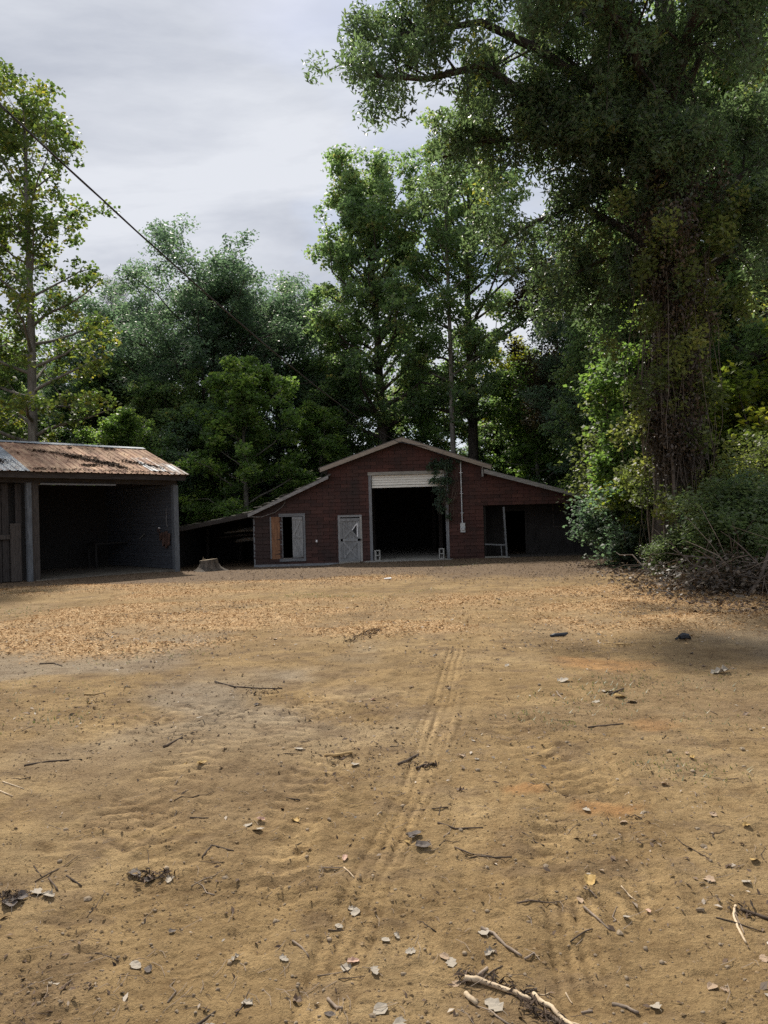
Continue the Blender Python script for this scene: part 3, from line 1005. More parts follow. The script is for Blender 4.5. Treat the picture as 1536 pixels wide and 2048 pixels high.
for z in (.16, 1.5):
    s_ = MB(); s_.box((-.03, -.035, z), (.09, -.026, z + .04)); s_.build('hinge', M['wire_pale'], dr)

# garage opening
s_ = MB(); s_.box((-.57, YB - .06, -.02), (-.46, YB + .1, 3.30)); bpart(s_, 'door_jamb', M['wood_grey_v'])
s_ = MB(); s_.box((2.38, YB - .06, -.06), (2.49, YB + .1, 3.30)); bpart(s_, 'door_jamb', M['wood_grey_v'])
s_ = MB(); s_.box((-.59, YB - .065, 3.302), (2.51, YB + .1, 3.425)); bpart(s_, 'door_header', M['wood_pale_h'])
rd = empty('garage_door', None, None)
rd.parent = barn
rd.location = (.96 - .76, .04, 0)
for k in range(5):
    z0 = 2.83 + k * .095
    if k == 0:
        s_ = MB(); s_.box((-1.40, -.014, z0 - .01), (1.40, .03, z0 + .075))
        tag(s_.build('bottom_rail', M['white'], rd), 'cream bottom rail of the raised white door')
    else:
        s_ = MB()
        s_.poly([(-1.40, -.006, z0), (1.40, -.006, z0), (1.40, .006, z0 + .086), (-1.40, .006, z0 + .086), (-1.40, .03, z0), (1.40, .03, z0), (1.40, .03, z0 + .086), (-1.40, .03, z0 + .086)],
                [(0, 1, 2, 3), (7, 6, 5, 4), (0, 4, 5, 1), (1, 5, 6, 2), (2, 6, 7, 3), (3, 7, 4, 0)])
        s_.build('slat', M['white'], rd)
s_ = MB(); s_.box((-1.40, .05, 2.84), (1.40, .06, 3.3)); s_.box((-1.36, .1, 3.22), (1.36, 2.5, 3.28))
s_.build('panel', M['fascia_grey'], rd)

# porch at the right end
YP = YB + 1.5
s_ = MB(); s_.box((3.95, YB + .02, -.02), (XPR, YB + 1.48, .05)); bpart(s_, 'porch_floor', M['wood_dark_h'])
s_ = MB(); s_.box((3.84, YB - .02, -.04), (4.66, YB + .018, .055)); bpart(s_, 'floor_edge', M['wood_pale_h'])
s_ = MB()
s_.box((3.93, YP, .05), (4.83, YP + .08, 2.0)); s_.box((5.75, YP, .05), (XPR - .8, YP + .08, 2.3))
s_.box((4.83, YP, 1.80), (5.75, YP + .08, 2.5)); s_.box((3.95, YP + .01, 2.002), (XPR - .1, YP + .07, 2.2))
s_.box((XPR - .79, YP, .05), (XPR, YP + .08, 1.1))
bpart(s_, 'porch_wall', M['porch_wall'])
s_ = MB(); s_.box((4.78, YP - .03, .05), (4.86, YP - .002, 1.86)); s_.box((5.72, YP - .03, .05), (5.80, YP - .002, 1.86)); s_.box((4.86, YP - .03, 1.78), (5.72, YP - .002, 1.86))
bpart(s_, 'doorway_frame', M['porch_wall'])
s_ = MB(); s_.poly([(4.585, YB - .03, 1.95), (4.65, YB - .03, 1.95), (4.65, YB + .03, 1.95), (4.585, YB + .03, 1.95), (4.655, YB - .03, .03), (4.72, YB - .03, .03), (4.72, YB + .03, .03), (4.655, YB + .03, .03)],
                   [(0, 1, 2, 3), (7, 6, 5, 4), (0, 4, 5, 1), (1, 5, 6, 2), (2, 6, 7, 3), (3, 7, 4, 0)])
bpart(s_, 'porch_post', M['wood_grey_v'])
s_ = MB(); s_.bar((3.86, YB - .01, .53), (4.66, YB - .01, .48), .03, .05); s_.bar((4.5, YB + .02, .06), (4.48, YB + .02, .47), .05, .03)
bpart(s_, 'rail', M['wood_grey_h'])
s_ = MB(); s_.box((4.58, YB - .12, -.27), (4.80, YB + .10, .03)); bpart(s_, 'pier_block', M['block'])
s_ = MB(); s_.box((7.52, YB - .02, 1.17), (7.57, YB + .03, 2.0)); bpart(s_, 'window_post', M['white_trim'])
s_ = MB(); s_.box((7.58, YB - .02, 1.26), (8.6, YB + .03, 1.31)); bpart(s_, 'window_sill', M['wood_pale_h'])
s_ = MB(); s_.box((6.85, YP - .02, 1.1), (6.9, YP - .002, 2.0)); s_.box((6.9, YP - .02, 1.08), (7.6, YP - .002, 1.12)); bpart(s_, 'window_frame', M['wood_dark_v'])
s_ = MB(); s_.box((7.55, YB + .035, -.1), (8.5, YB + .06, 1.2)); bpart(s_, 'end_boards', M['black_void'])
s_ = MB()
for k in range(5):
    s_.box((8.52 + k * .13, YB + .1, -.1), (8.645 + k * .13, YB + .12, 1.15 - k * .02))
bpart(s_, 'end_panel', M['galv'])

# electrics
s_ = MB(); s_.tube([(3.0, YB - .075, 3.72), (3.0, YB - .075, 1.38)], .024, 10); s_.tube([(3.0, YB - .075, 3.72), (2.99, YB - .12, 3.80), (2.97, YB - .19, 3.76)], [.024, .03, .028], 8)
for z in (3.3, 2.5, 1.75):
    s_.box((2.94, YB - .1, z), (3.06, YB - .045, z + .02))
bpart(s_, 'conduit', M['galv'])
mtb = MB(); mtb.box((2.92, YB - .13, 1.02), (3.1, YB - .028, 1.375)); mo = bpart(mtb, 'meter_box', M['meter'])
s_ = MB(); s_.tube([(3.01, YB - .13, 1.16), (3.01, YB - .17, 1.16)], .065, 14); s_.tube([(3.01, YB - .17, 1.16), (3.01, YB - .215, 1.16)], [.055, .048], 14)
s_.build('meter', M['galv'], mo)
s_ = MB(); s_.box((-2.66, YB - .04, .77), (-2.60, YB - .027, .88)); bpart(s_, 'outlet_plate', M['white_trim'])
s_ = MB(); s_.tube([(-5.2, YB - .3, 1.84), (-4.7, YB - .2, 1.82), (-4.2, YB - .08, 1.98), (-3.9, YB - .06, 2.2), (-3.78, YB - .05, 2.4)], .011, 5)
bpart(s_, 'loose_wire', M['wire_pale'])

# concrete floor and apron: part of the ground
s_ = MB(); s_.box((-.45, YB - .25, -.1), (2.37, YB + BD - .02, .03)); s_.poly([(-.95, YB - .9, -.02), (2.3, YB - 1.0, -.03), (2.6, YB - .252, .026), (-.75, YB - .252, .028), (-.95, YB - .9, -.2), (2.3, YB - 1.0, -.2), (2.6, YB - .252, -.2), (-.75, YB - .252, -.2)],
                                                                            [(0, 1, 2, 3), (0, 4, 5, 1), (1, 5, 6, 2), (2, 6, 7, 3), (3, 7, 4, 0)])
tag(s_.build('concrete_floor', M['concrete']), kind='structure')
s_ = MB(); s_.box((-1.75, YB - .55, -.12), (-.97, YB - .1, .02)); 
tag(s_.build('doorstep', M['concrete']), 'low grey concrete step below the plank door', 'doorstep')


def cinder(loc, rz, label):
    o = empty('cinder_block', label, 'cinder block', loc, rz, 'cinder blocks in the garage doorway')
    W, D, H, wl = .19, .19, .40, .032
    s_ = MB()
    s_.box((-W / 2, -D / 2, 0), (-W / 2 + wl, D / 2, H)); s_.box((W / 2 - wl, -D / 2, 0), (W / 2, D / 2, H))
    for z in (0, H / 2 - wl / 2, H - wl):
        s_.box((-W / 2 + wl, -D / 2 + .002, z + (.001 if z else 0)), (W / 2 - wl, D / 2 - .002, z + wl - .001))
    s_.build('block_shell', M['block'], o)
    return o


cinder((-.30, YB - .22, .03), R_(14), 'grey cinder block on end at the left of the garage opening')
cinder((2.17, YB - .2, .03), R_(-16), 'pale cinder block on end at the right of the garage opening')

# poles stored under the left lean-to
for k, (z, y_, r, x0, x1) in enumerate(((1.32, 2.0, .06, -6.6, -5.0), (1.38, 2.4, .07, -6.4, -5.0), (1.12, 2.2, .05, -6.9, -5.2), (.95, 2.1, .09, -6.2, -5.25))):
    s_ = MB(); s_.tube([(x0, YB + y_, z - .1), ((x0 + x1) / 2, YB + y_ - .1, z - .02), (x1, YB + y_ - .3, z)], [r * .7, r, r], 8)
    tag(s_.build('stored_log', M['bark_pale'] if k != 2 else M['bark_dark'], smooth=True), ('thick pole in the dark under the left lean-to, upper front one', 'topmost pole in the dark under the left lean-to', 'dark thin pole reaching farthest left under the left lean-to', 'lowest and thickest pole under the left lean-to')[k], 'log', 'poles stored under the lean-to')

# ------------------------------------------------------------------ open shed on the left
SH = empty('open_shed', 'open fronted equipment shed under a rusty metal roof', 'shed', (-7.48, 25.37, 0), R_(45))
SE, SR, SLP = 3.35, 4.60, (4.60 - 3.35) / 3.4       # eave, ridge, slope
YE, YR = -.6, 2.8


def zs(y):
    return SE + SLP * (y - YE) if y <= YR else SR - SLP * (y - YR)


def spart(mb, name, mat, smooth=False, parent=None):
    return mb.build(name, mat, parent or SH, smooth)


rf = empty('roof', None, None)
rf.parent = SH
SWID = .66


def sheet(x0, x1, ya, yb, lift):
    s_ = MB()
    xs = [x0]
    n_ = 3
    for k in range(n_):
        c = x0 + (k + .5) * (x1 - x0) / n_
        xs += [c - .034, c - .014, c + .014, c + .034]
    xs.append(x1 + .02)
    zz_ = [0] + [0, .022, .022, 0] * n_ + [0.004]
    top, bot = [], []
    for y in (ya, (ya + yb) / 2, yb):
        for x, z in zip(xs, zz_):
            top.append((x, y, zs(y) + z + lift + (0.006 * math.sin(x * 3.1 + y))))
    k = len(xs)
    vs = top + [(x, y, z - .004) for x, y, z in top]
    fs = []
    for r in range(2):
        for i in range(k - 1):
            a = r * k + i
            fs.append((a, a + 1, a + 1 + k, a + k))
            fs.append((a + 3 * k, a + 4 * k, a + 4 * k + 1, a + 1 + 3 * k))
    for i in range(k - 1):
        fs.append((i + 1, i, i + 3 * k, i + 1 + 3 * k))
        fs.append((2 * k + i, 2 * k + i + 1, 5 * k + i + 1, 5 * k + i))
    s_.poly(vs, fs)
    return s_


NS = 15
for k in range(NS):
    x1 = .22 - k * SWID
    x0 = x1 - SWID
    mt = M['roof_zinc'] if k in (8, 9, 12) else M['roof_rust'] if k < 8 else M['roof_patch']
    sheet(x0, x1, YE - random.uniform(0, .03), YR - .02, .012 + .003 * (k % 2)).build('roof_sheet', mt, rf)
    sheet(x0, x1, YR + .02, 2 * YR - YE, .012 + .003 * (k % 2)).build('roof_sheet', M['roof_rust'], rf)
ob = sheet(-.42, .235, YE - .035, .62, .043).build('roof_patch', M['roof_patch'], rf)
tag(ob, 'short newer sheet patched over the rusty corner')
tag(sheet(-1.0, -.36, YE + .3, 1.3, .042).build('roof_patch', M['roof_patch'], rf), 'short bright sheet patched over the rusty roof')
for k in range(5):
    x1 = .25 - k * 2.02
    s_ = MB()
    z0 = SR + .035 + .006 * (k % 2)
    yo = random.uniform(-.03, .03)
    s_.poly([(x1 - 2.08, YR - .2 + yo, z0 - .2 * SLP), (x1, YR - .2 + yo, z0 - .2 * SLP + random.uniform(0, .02)), (x1, YR, z0 + .012), (x1 - 2.08, YR, z0 + .012), (x1 - 2.08, YR + .2, z0 - .2 * SLP), (x1, YR + .2, z0 - .2 * SLP)],
            [(0, 1, 2, 3), (3, 2, 5, 4)])
    s_.poly([(p[0], p[1], p[2] - .004) for p in s_.v[:6]], [(3, 2, 1, 0), (4, 5, 2, 3)])
    s_.build('ridge_cap', M['ridge_zinc'], rf)
s_ = MB()
s_.box((-9.4, YE + .12, SE - .18), (.18, YE + .16, SE - .005))
spart(s_, 'fascia', M['wood_dark_h'])
s_ = MB(); s_.bar((.19, YE + .1, zs(YE + .1) - .09), (.19, YR, zs(YR) - .09), .03, .14); s_.bar((.19, 2 * YR - YE - .1, zs(YE + .1) - .09), (.19, YR, zs(YR) - .09), .03, .14)
spart(s_, 'rake_board', M['wood_dark_d'])
for k in range(9):                                      # rafters carry the sheets
    x = -9.2 + k * 1.15
    s_ = MB(); s_.bar((x, YE + .17, zs(YE + .17) - .08), (x, YR, zs(YR) - .08), .05, .12); s_.bar((x, 2 * YR - YE - .1, zs(YE + .1) - .08), (x, YR + .002, zs(YR) - .08), .05, .12)
    spart(s_, 'rafter', M['wood_dark_d'])
s_ = MB(); s_.box((-9.3, -.08, 3.04), (.06, .06, 3.24)); spart(s_, 'beam', M['wood_dark_h'])
s_ = MB(); s_.box((-4.6, -.16, 2.98), (-2.2, -.1, 3.03)); spart(s_, 'track_rail', M['wood_grey_h'])
s_ = MB(); s_.box((-.09, -.12, -.05), (.09, .07, 3.04)); spart(s_, 'post', M['post_grey'])
s_ = MB(); s_.box((-5.0, -.12, -.05), (-4.86, .05, 3.04)); spart(s_, 'post', M['post_grey'])
s_ = MB(); s_.box((-4.83, -.02, -.05), (-4.62, .16, 3.04)); spart(s_, 'post', M['wood_dark_v'])
# right end wall: lapped boards, inside face seen through the open front
ew = empty('end_wall', None, None)
ew.parent = SH
nb = 22
for k in range(nb):
    z0 = .05 + k * .137
    s_ = MB()
    t_ = random.uniform(-.004, .004)
    s_.poly([(-.03 + t_, .10, z0), (-.03 + t_, 5.5, z0), (-.052 + t_, 5.5, z0 + .131), (-.052 + t_, .10, z0 + .131), (.0, .10, z0), (.0, 5.5, z0), (-.03, 5.5, z0 + .131), (-.03, .10, z0 + .131)],
            [(3, 2, 1, 0), (4, 5, 6, 7), (0, 1, 5, 4), (1, 2, 6, 5), (2, 3, 7, 6), (3, 0, 4, 7)])
    s_.build('clapboard', M['clap'], ew)
s_ = MB()
s_.poly([(.02, .09, 3.06), (.02, 5.5, 3.06), (.02, 5.6, 3.3), (.02, YR, 4.45), (.02, .0, 3.45), (.05, .09, 3.06), (.05, 5.5, 3.06), (.05, 5.6, 3.3), (.05, YR, 4.45), (.05, .0, 3.45)],
        [(0, 1, 2, 3, 4), (9, 8, 7, 6, 5), (0, 5, 6, 1), (1, 6, 7, 2), (2, 7, 8, 3), (3, 8, 9, 4), (4, 9, 5, 0)])
s_.box((.01, .1, 0), (.03, 5.5, 3.05))
s_.build('sheathing', M['wood_dark_v'], ew)
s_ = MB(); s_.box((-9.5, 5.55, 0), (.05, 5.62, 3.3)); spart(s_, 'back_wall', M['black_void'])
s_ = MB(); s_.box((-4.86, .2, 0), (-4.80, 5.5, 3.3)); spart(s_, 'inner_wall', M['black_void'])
bw = empty('bay_wall', None, None)
bw.parent = SH
x = -5.04
k = 0
while x > -9.3:
    wd = random.uniform(.13, .24)
    s_ = MB()
    y0 = .28 + random.uniform(-.03, .03)
    s_.box((x - wd + .008, y0, random.uniform(0, .06)), (x, y0 + .025, 3.02 if k != 1 else 1.75))
    s_.build('board', M['bay_board'], bw)
    x -= wd
    k += 1
s_ = MB(); s_.box((-5.95, .16, .02), (-5.83, .24, 1.72)); s_.build('stile', M['wood_dark_v'], bw)
s_ = MB(); s_.box((-5.83, .17, 1.32), (-5.42, .24, 1.46)); s_.build('crossbar', M['wood_dark_v'], bw)
s_ = MB(); s_.box((-5.4, .15, .02), (-5.1, .24, 1.8)); s_.build('stile', M['wood_dark_v'], bw)
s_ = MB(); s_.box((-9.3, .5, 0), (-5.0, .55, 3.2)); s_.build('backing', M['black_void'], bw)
s_ = MB(); s_.box((-1.4, 3.6, .95), (-.06, 4.4, 1.0)); s_.box((-1.35, 3.65, 0), (-1.27, 3.73, .95)); s_.box((-1.35, 4.3, 0), (-1.27, 4.38, .95)); spart(s_, 'workbench', M['black_void'])
s_ = MB(); s_.box((-4.78, -.1, -.1), (-.02, 5.54, .03))
tag(s_.build('shed_floor', M['shed_dirt'], None, loc=(-7.48, 25.37, 0), rot=(0, 0, R_(45))), kind='structure')


def shed_world(x, y, z):
    c = math.cos(R_(45))
    return (-7.48 + c * (x - y), 25.37 + c * (x + y), z)


# old harness on the end wall
hn = empty('hanging_harness', 'old brown leather harness hung on the shed end wall by the post', 'harness', shed_world(-.1, .55, 1.15), R_(45))
s_ = MB()
for k, (y0, y1, z0, z1) in enumerate(((-.38, -.2, .18, -.28), (-.2, .0, .25, -.38), (.0, .2, .22, -.3), (.2, .42, .2, -.1))):
    s_.poly([(-.02, y0, z0), (-.05, (y0 + y1) / 2, z0 - .04), (-.02, y1, z0), (-.03, y1 - .03, z1 + .06), (-.07, (y0 + y1) / 2, z1), (-.03, y0 + .04, z1 + .08),
             (0, y0, z0), (0, (y0 + y1) / 2, z0 - .04), (0, y1, z0), (0, y1 - .03, z1 + .06), (0, (y0 + y1) / 2, z1), (0, y0 + .04, z1 + .08)],
            [(0, 1, 4, 5), (1, 2, 3, 4), (11, 10, 7, 6), (10, 9, 8, 7), (0, 5, 11, 6), (2, 8, 9, 3), (3, 9, 10, 4), (4, 10, 11, 5), (0, 6, 7, 1), (1, 7, 8, 2)])
s_.build('leather_flap', M['leather'], hn)
s_ = MB(); s_.tube([(-.04, .42, .2), (-.05, .5, .32), (-.05, .4, .36), (-.04, .3, .24)], .018, 6); s_.build('strap', M['leather'], hn)
s_ = MB(); s_.tube([(-.0, .36, .36), (-.07, .36, .37)], .022, 8); s_.build('buckle', M['white_trim'], hn)
s_ = MB(); s_.tube([shed_world(-.1, .42, 2.2), shed_world(-.12, .4, 1.7), shed_world(-.1, .34, 1.5)], .008, 5)
tag(s_.build('twine', M['wire_pale']), 'thin pale cord hanging down the shed end wall boards', 'twine')
s_ = MB(); s_.bar(shed_world(-.12, 2.5, 1.12), shed_world(-.11, 2.15, 1.3), .03, .03)
tag(s_.build('pale_lath', M['wood_pale_h']), 'short pale lath stuck on the shed end wall in the dark', 'lath')

# litter blown onto the shed roof
rng = np.random.default_rng(11)


# ------------------------------------------------------------------ leaf clouds
def leaf_mesh(name, mat, pos, size, rng, aspect=0.6, up=0.6, tint=None, hang=0.0, fold=0.25):
    """every leaf is a folded diamond of its own, placed through the crown's volume"""
    n = len(pos)
    nrm = rng.normal(size=(n, 3)); nrm[:, 2] = np.abs(nrm[:, 2]) + up * 1.5
    nrm /= np.linalg.norm(nrm, axis=1, keepdims=True)
    d = rng.normal(size=(n, 3)); d[:, 2] -= hang * 2
    d -= nrm * (d * nrm).sum(1, keepdims=True)
    d /= np.linalg.norm(d, axis=1, keepdims=True) + 1e-9
    sdv = np.cross(nrm, d)
    s = size * rng.uniform(0.65, 1.3, (n, 1))
    wv = s * aspect * 0.5
    base = pos - d * s * 0.5
    tip = pos + d * s * 0.5
    l = pos + sdv * wv + nrm * s * fold * 0.4
    r = pos - sdv * wv + nrm * s * fold * 0.4
    co = np.stack([base, l, tip, r], 1).reshape(-1, 3)
    me = bpy.data.meshes.new(name)
    me.vertices.add(4 * n)
    me.vertices.foreach_set('co', co.astype(np.float32).reshape(-1))
    me.loops.add(4 * n)
    me.loops.foreach_set('vertex_index', np.arange(4 * n, dtype=np.int32))
    me.polygons.add(n)
    me.polygons.foreach_set('loop_start', np.arange(0, 4 * n, 4, dtype=np.int32))
    at = me.attributes.new('tint', 'FLOAT', 'FACE')
    if tint is None:
        tint = rng.random(n)
    at.data.foreach_set('value', np.clip(tint, 0, 1).astype(np.float32))
    me.materials.append(mat)
    me.update()
    me.validate()
    return me


def clouds(centres, radii, n_total, rng, flat=0.65):
    """leaf positions gathered in clumps, and a tint that goes with the clump"""
    c = np.asarray(centres); r = np.asarray(radii)
    wgt = r ** 2; wgt = wgt / wgt.sum()
    idx = rng.choice(len(c), n_total, p=wgt)
    off = rng.normal(size=(n_total, 3))
    off /= np.linalg.norm(off, axis=1, keepdims=True)
    off *= (rng.random((n_total, 1)) ** 0.45) * r[idx][:, None]
    off[:, 2] *= flat
    ct = rng.random(len(c))
    tint = np.clip(0.7 * ct[idx] + 0.4 * rng.random(n_total) - 0.05, 0, 1)
    return c[idx] + off, tint


def branching(rng, mb, spec):
    """limbs with side branches; returns clump centres and radii"""
    cs, rs = [], []
    for pts, r0, subs, sublen, crad, droop in spec:
        pts = [np.array(p, float) for p in pts]
        k = len(pts)
        mb.tube(pts, list(np.linspace(r0, r0 * 0.22, k)), 7, cap=False)
        seg = np.array(pts)
        tt = np.linspace(0, 1, k)
        axis_ = seg[-1] - seg[0]
        axis_ /= np.linalg.norm(axis_) + 1e-9
        for j in range(subs):
            s = rng.uniform(0.22, 1.0)
            p = np.array([np.interp(s, tt, seg[:, i]) for i in range(3)])
            dv = axis_ * rng.uniform(0.2, 0.9) + rng.normal(size=3) * 0.75
            dv /= np.linalg.norm(dv)
            ln = sublen * rng.uniform(0.5, 1.2) * (1.15 - 0.5 * s)
            q1 = p + dv * ln * 0.5 + np.array([0, 0, 0.06 * ln])
            q2 = p + dv * ln + np.array([0, 0, -droop * ln])
            rr = max(r0 * 0.3 * (1 - 0.5 * s), 0.012)
            mb.tube([p, q1, q2], [rr, rr * 0.6, rr * 0.2], 4, cap=False)
            for q, f in ((q1, 0.85), (q2, 1.0), ((q1 + q2) / 2, 0.9)):
                cs.append(q + rng.normal(size=3) * 0.15); rs.append(crad * f * rng.uniform(0.6, 1.25))
        cs.append(seg[-1]); rs.append(crad)
    return cs, rs


def tree_parts(seed, H, r0, base, R, prof, limbs, rise, subs, sublen, crad, nleaf, lsize, leafm, bark, aspect=.7, up=.4, droop=.1, lean=(0, 0), fork=None, hang=0., flat=.65, tint_top=0.0):
    rng = np.random.default_rng(seed)
    mb = MB()
    zs_ = np.linspace(0, 1, 10)
    wob = np.cumsum(rng.normal(size=(10, 2)), 0) * 0.012 * H * 0.35
    wob -= wob[0]
    path = [(wob[i, 0] * zs_[i] + lean[0] * zs_[i] ** 1.3, wob[i, 1] * zs_[i] + lean[1] * zs_[i] ** 1.3, zs_[i] * H * 0.97) for i in range(10)]
    rad = [r0 * (1.35 if i == 0 else 1) * (1 - zs_[i]) ** 0.75 + 0.02 for i in range(10)]
    path[0] = (path[0][0], path[0][1], -0.25)
    mb.tube(path, rad, 9, cap=False)
    pa = np.array(path)
    spec = []
    for i in range(limbs):
        t = (i + rng.random()) / limbs
        z0 = base + (H * 0.95 - base) * t ** 0.95
        p = np.array([np.interp(z0, pa[:, 2], pa[:, j]) for j in range(3)])
        az = i * 2.399 + rng.uniform(-.5, .5)
        el = R_(np.interp(t, [0, 1], rise) + rng.uniform(-12, 12))
        ln = max(R * np.interp(t, [0, .25, .5, .75, 1], prof) * rng.uniform(.6, 1.12), .5)
        dh = np.array([math.cos(az), math.sin(az), 0])
        pts = []
        for s in np.linspace(0, 1, 5):
            pts.append(p + dh * ln * s * math.cos(el) ** .6 + np.array([0, 0, math.sin(el) * ln * (s + .12 * s * s)]) + rng.normal(size=3) * .05 * ln * s)
        rl = max(r0 * .42 * (1 - .7 * t) * min(1, ln / R + .3), .025)
        spec.append((pts, rl, subs, sublen * (.55 + .45 * ln / R), crad, droop))
    cs, rs = branching(rng, mb, spec)
    cs.append(np.array(path[-1])); rs.append(crad)
    pos, tint = clouds(cs, rs, nleaf, rng, flat)
    tint = np.clip(tint + tint_top * (pos[:, 2] / H - .5), 0, 1)
    tm = mb.mesh('trunk', bark, True)
    cm = leaf_mesh('crown', leafm, pos, lsize, rng, aspect, up, tint, hang)
    return tm, cm


def plant_tree(name, parts, label, loc, rz=0, sc=1.0, cat='tree', group=None, scz=None, crown='crown', trunk='trunk'):
    o = empty(name, label, cat, (loc[0], loc[1], loc[2] if len(loc) > 2 else 0), rz, group)
    o.scale = (sc, sc, scz or sc)
    link(trunk, parts[0], o)
    tag(link(crown, parts[1], o), kind='stuff')
    return o


PROF_TALL = (.55, .9, 1.0, .8, .25)
PROF_CONE = (1.0, .95, .8, .55, .2)
PROF_ROUND = (.8, 1.0, 1.0, .85, .45)

TA = tree_parts(1, 22.0, .26, 3.5, 4.5, (1.0, 1.0, .9, .8, .5), 44, (5, 62), 7, 1.7, .52, 19000, .2, M['leaf_poplar'], M['bark_pale'], .8, .3, .1, hang=.5)
TB = tree_parts(2, 16.6, .40, 1.8, 6.8, (.9, 1.0, 1.0, .85, .6), 60, (0, 52), 9, 2.4, .82, 98000, .22, M['leaf_oak'], M['bark_dark'], .5, .5, .12)
TC = tree_parts(3, 9.6, .15, .9, 3.4, PROF_ROUND, 30, (5, 60), 7, 1.3, .5, 24000, .18, M['leaf_gum'], M['bark_pale'], .85, .5, .1)
TD = tree_parts(4, 21.5, .36, 6.0, 5.0, (.85, 1.0, 1.0, .95, .75), 52, (18, 70), 8, 1.7, .64, 50000, .2, M['leaf_tall'], M['bark_dark'], .85, .3, .05, hang=.5)
TE = tree_parts(5, 21.5, .36, 6.0, 5.0, (.9, .85, .95, .95, .75), 42, (15, 66), 7, 1.7, .58, 33000, .2, M['leaf_tall'], M['bark_dark'], .8, .3, .1, hang=.4, tint_top=.1)
TF = tree_parts(6, 14.5, .26, 5.5, 4.6, (.6, .9, 1.0, .95, .7), 34, (10, 65), 8, 1.6, .66, 36000, .17, M['leaf_maroon'], M['bark_dark'], .6, .4, .1)
TG = tree_parts(7, 11.5, .16, 1.5, 3.4, PROF_ROUND, 30, (10, 65), 7, 1.3, .55, 24000, .16, M['leaf_yellow'], M['bark_pale'], .8, .4, .1, tint_top=.5)
TP = tree_parts(8, 21.0, .24, 9.0, 2.8, (1, .9, .75, .6, .3), 30, (-5, 35), 8, 1.0, .5, 26000, .22, M['leaf_pine'], M['bark_dark'], .07, .3, .05)
TM = tree_parts(12, 11.5, .2, 1.2, 4.4, (.9, 1.0, 1.0, .95, .7), 46, (0, 68), 8, 1.7, .68, 48000, .23, M['leaf_tall'], M['bark_dark'], .75, .5, .12)
TT = tree_parts(10, 23.0, .17, 8.0, 2.6, (.7, .9, 1.0, .8, .4), 24, (30, 65), 6, 1.2, .5, 14000, .15, M['leaf_tall'], M['bark_pale'], .8, .3, .05, hang=.4)


def at_px(x, y, Y):
    return P(x, y, Y)[0], Y


plant_tree('poplar_tree', TA, 'tall loose yellow green tree rising behind the rusty shed roof', at_px(64, 870, 33), 0.6)
plant_tree('poplar_tree', TA, 'pale leaved tall tree cut by the left picture edge, beyond the shed', (-21.2, 34.5), 2.9, 1.04)
plant_tree('oak_tree', TB, 'dense dark green oak filling the wood between shed and barn', at_px(425, 870, 45), 0.3)
plant_tree('oak_tree', TB, 'dark oak half behind the yellow green tree over the shed', at_px(235, 870, 50), 2.2, .98)
plant_tree('oak_tree', TB, 'rounded dark oak just left of the tall tree above the barn', at_px(560, 870, 49), 4.0, .96)
plant_tree('sweetgum_tree', TC, 'low bright green tree standing behind the left lean-to', at_px(490, 900, 37.5), 0.2)
plant_tree('sweetgum_tree', TC, 'small bright green tree low behind the barn ridge at its left', at_px(640, 900, 41), 2.6, .8)
plant_tree('sweetgum_tree', TC, 'low leafy tree peeping over the shed roof near the poplar trunk', (-13.5, 36.5), 4.4, .72)
plant_tree('sweetgum_tree', TC, 'deep green low tree above the right lean-to roof', at_px(1075, 900, 41), 1.2, 1.0)
plant_tree('tall_tree', TD, 'tall full crowned tree rising straight behind the barn ridge', at_px(766, 870, 43), 0.9)
plant_tree('tall_tree', TE, 'tall airy tree with a dark forked trunk right of the barn ridge', at_px(946, 870, 41), 2.0)
plant_tree('thin_tree', TT, 'slender tree with a thin pale trunk just right of the barn ridge', at_px(906, 870, 39.6), 0.5)
plant_tree('thin_tree', TT, 'slender tree with a thin trunk left of the tall tree behind the ridge', at_px(690, 870, 45), 3.1, .86)
plant_tree('dark_tree', TF, 'dark bronze leaved tree beyond the right lean-to', at_px(1150, 870, 38), 0.4)
plant_tree('yellow_tree', TG, 'low yellowing tree behind the right side of the barn roof', at_px(1030, 870, 46), 1.0)
plant_tree('pine_tree', TP, 'dark pine whose tip shows between the poplar and the oak', at_px(240, 870, 58), 0, 1.08)
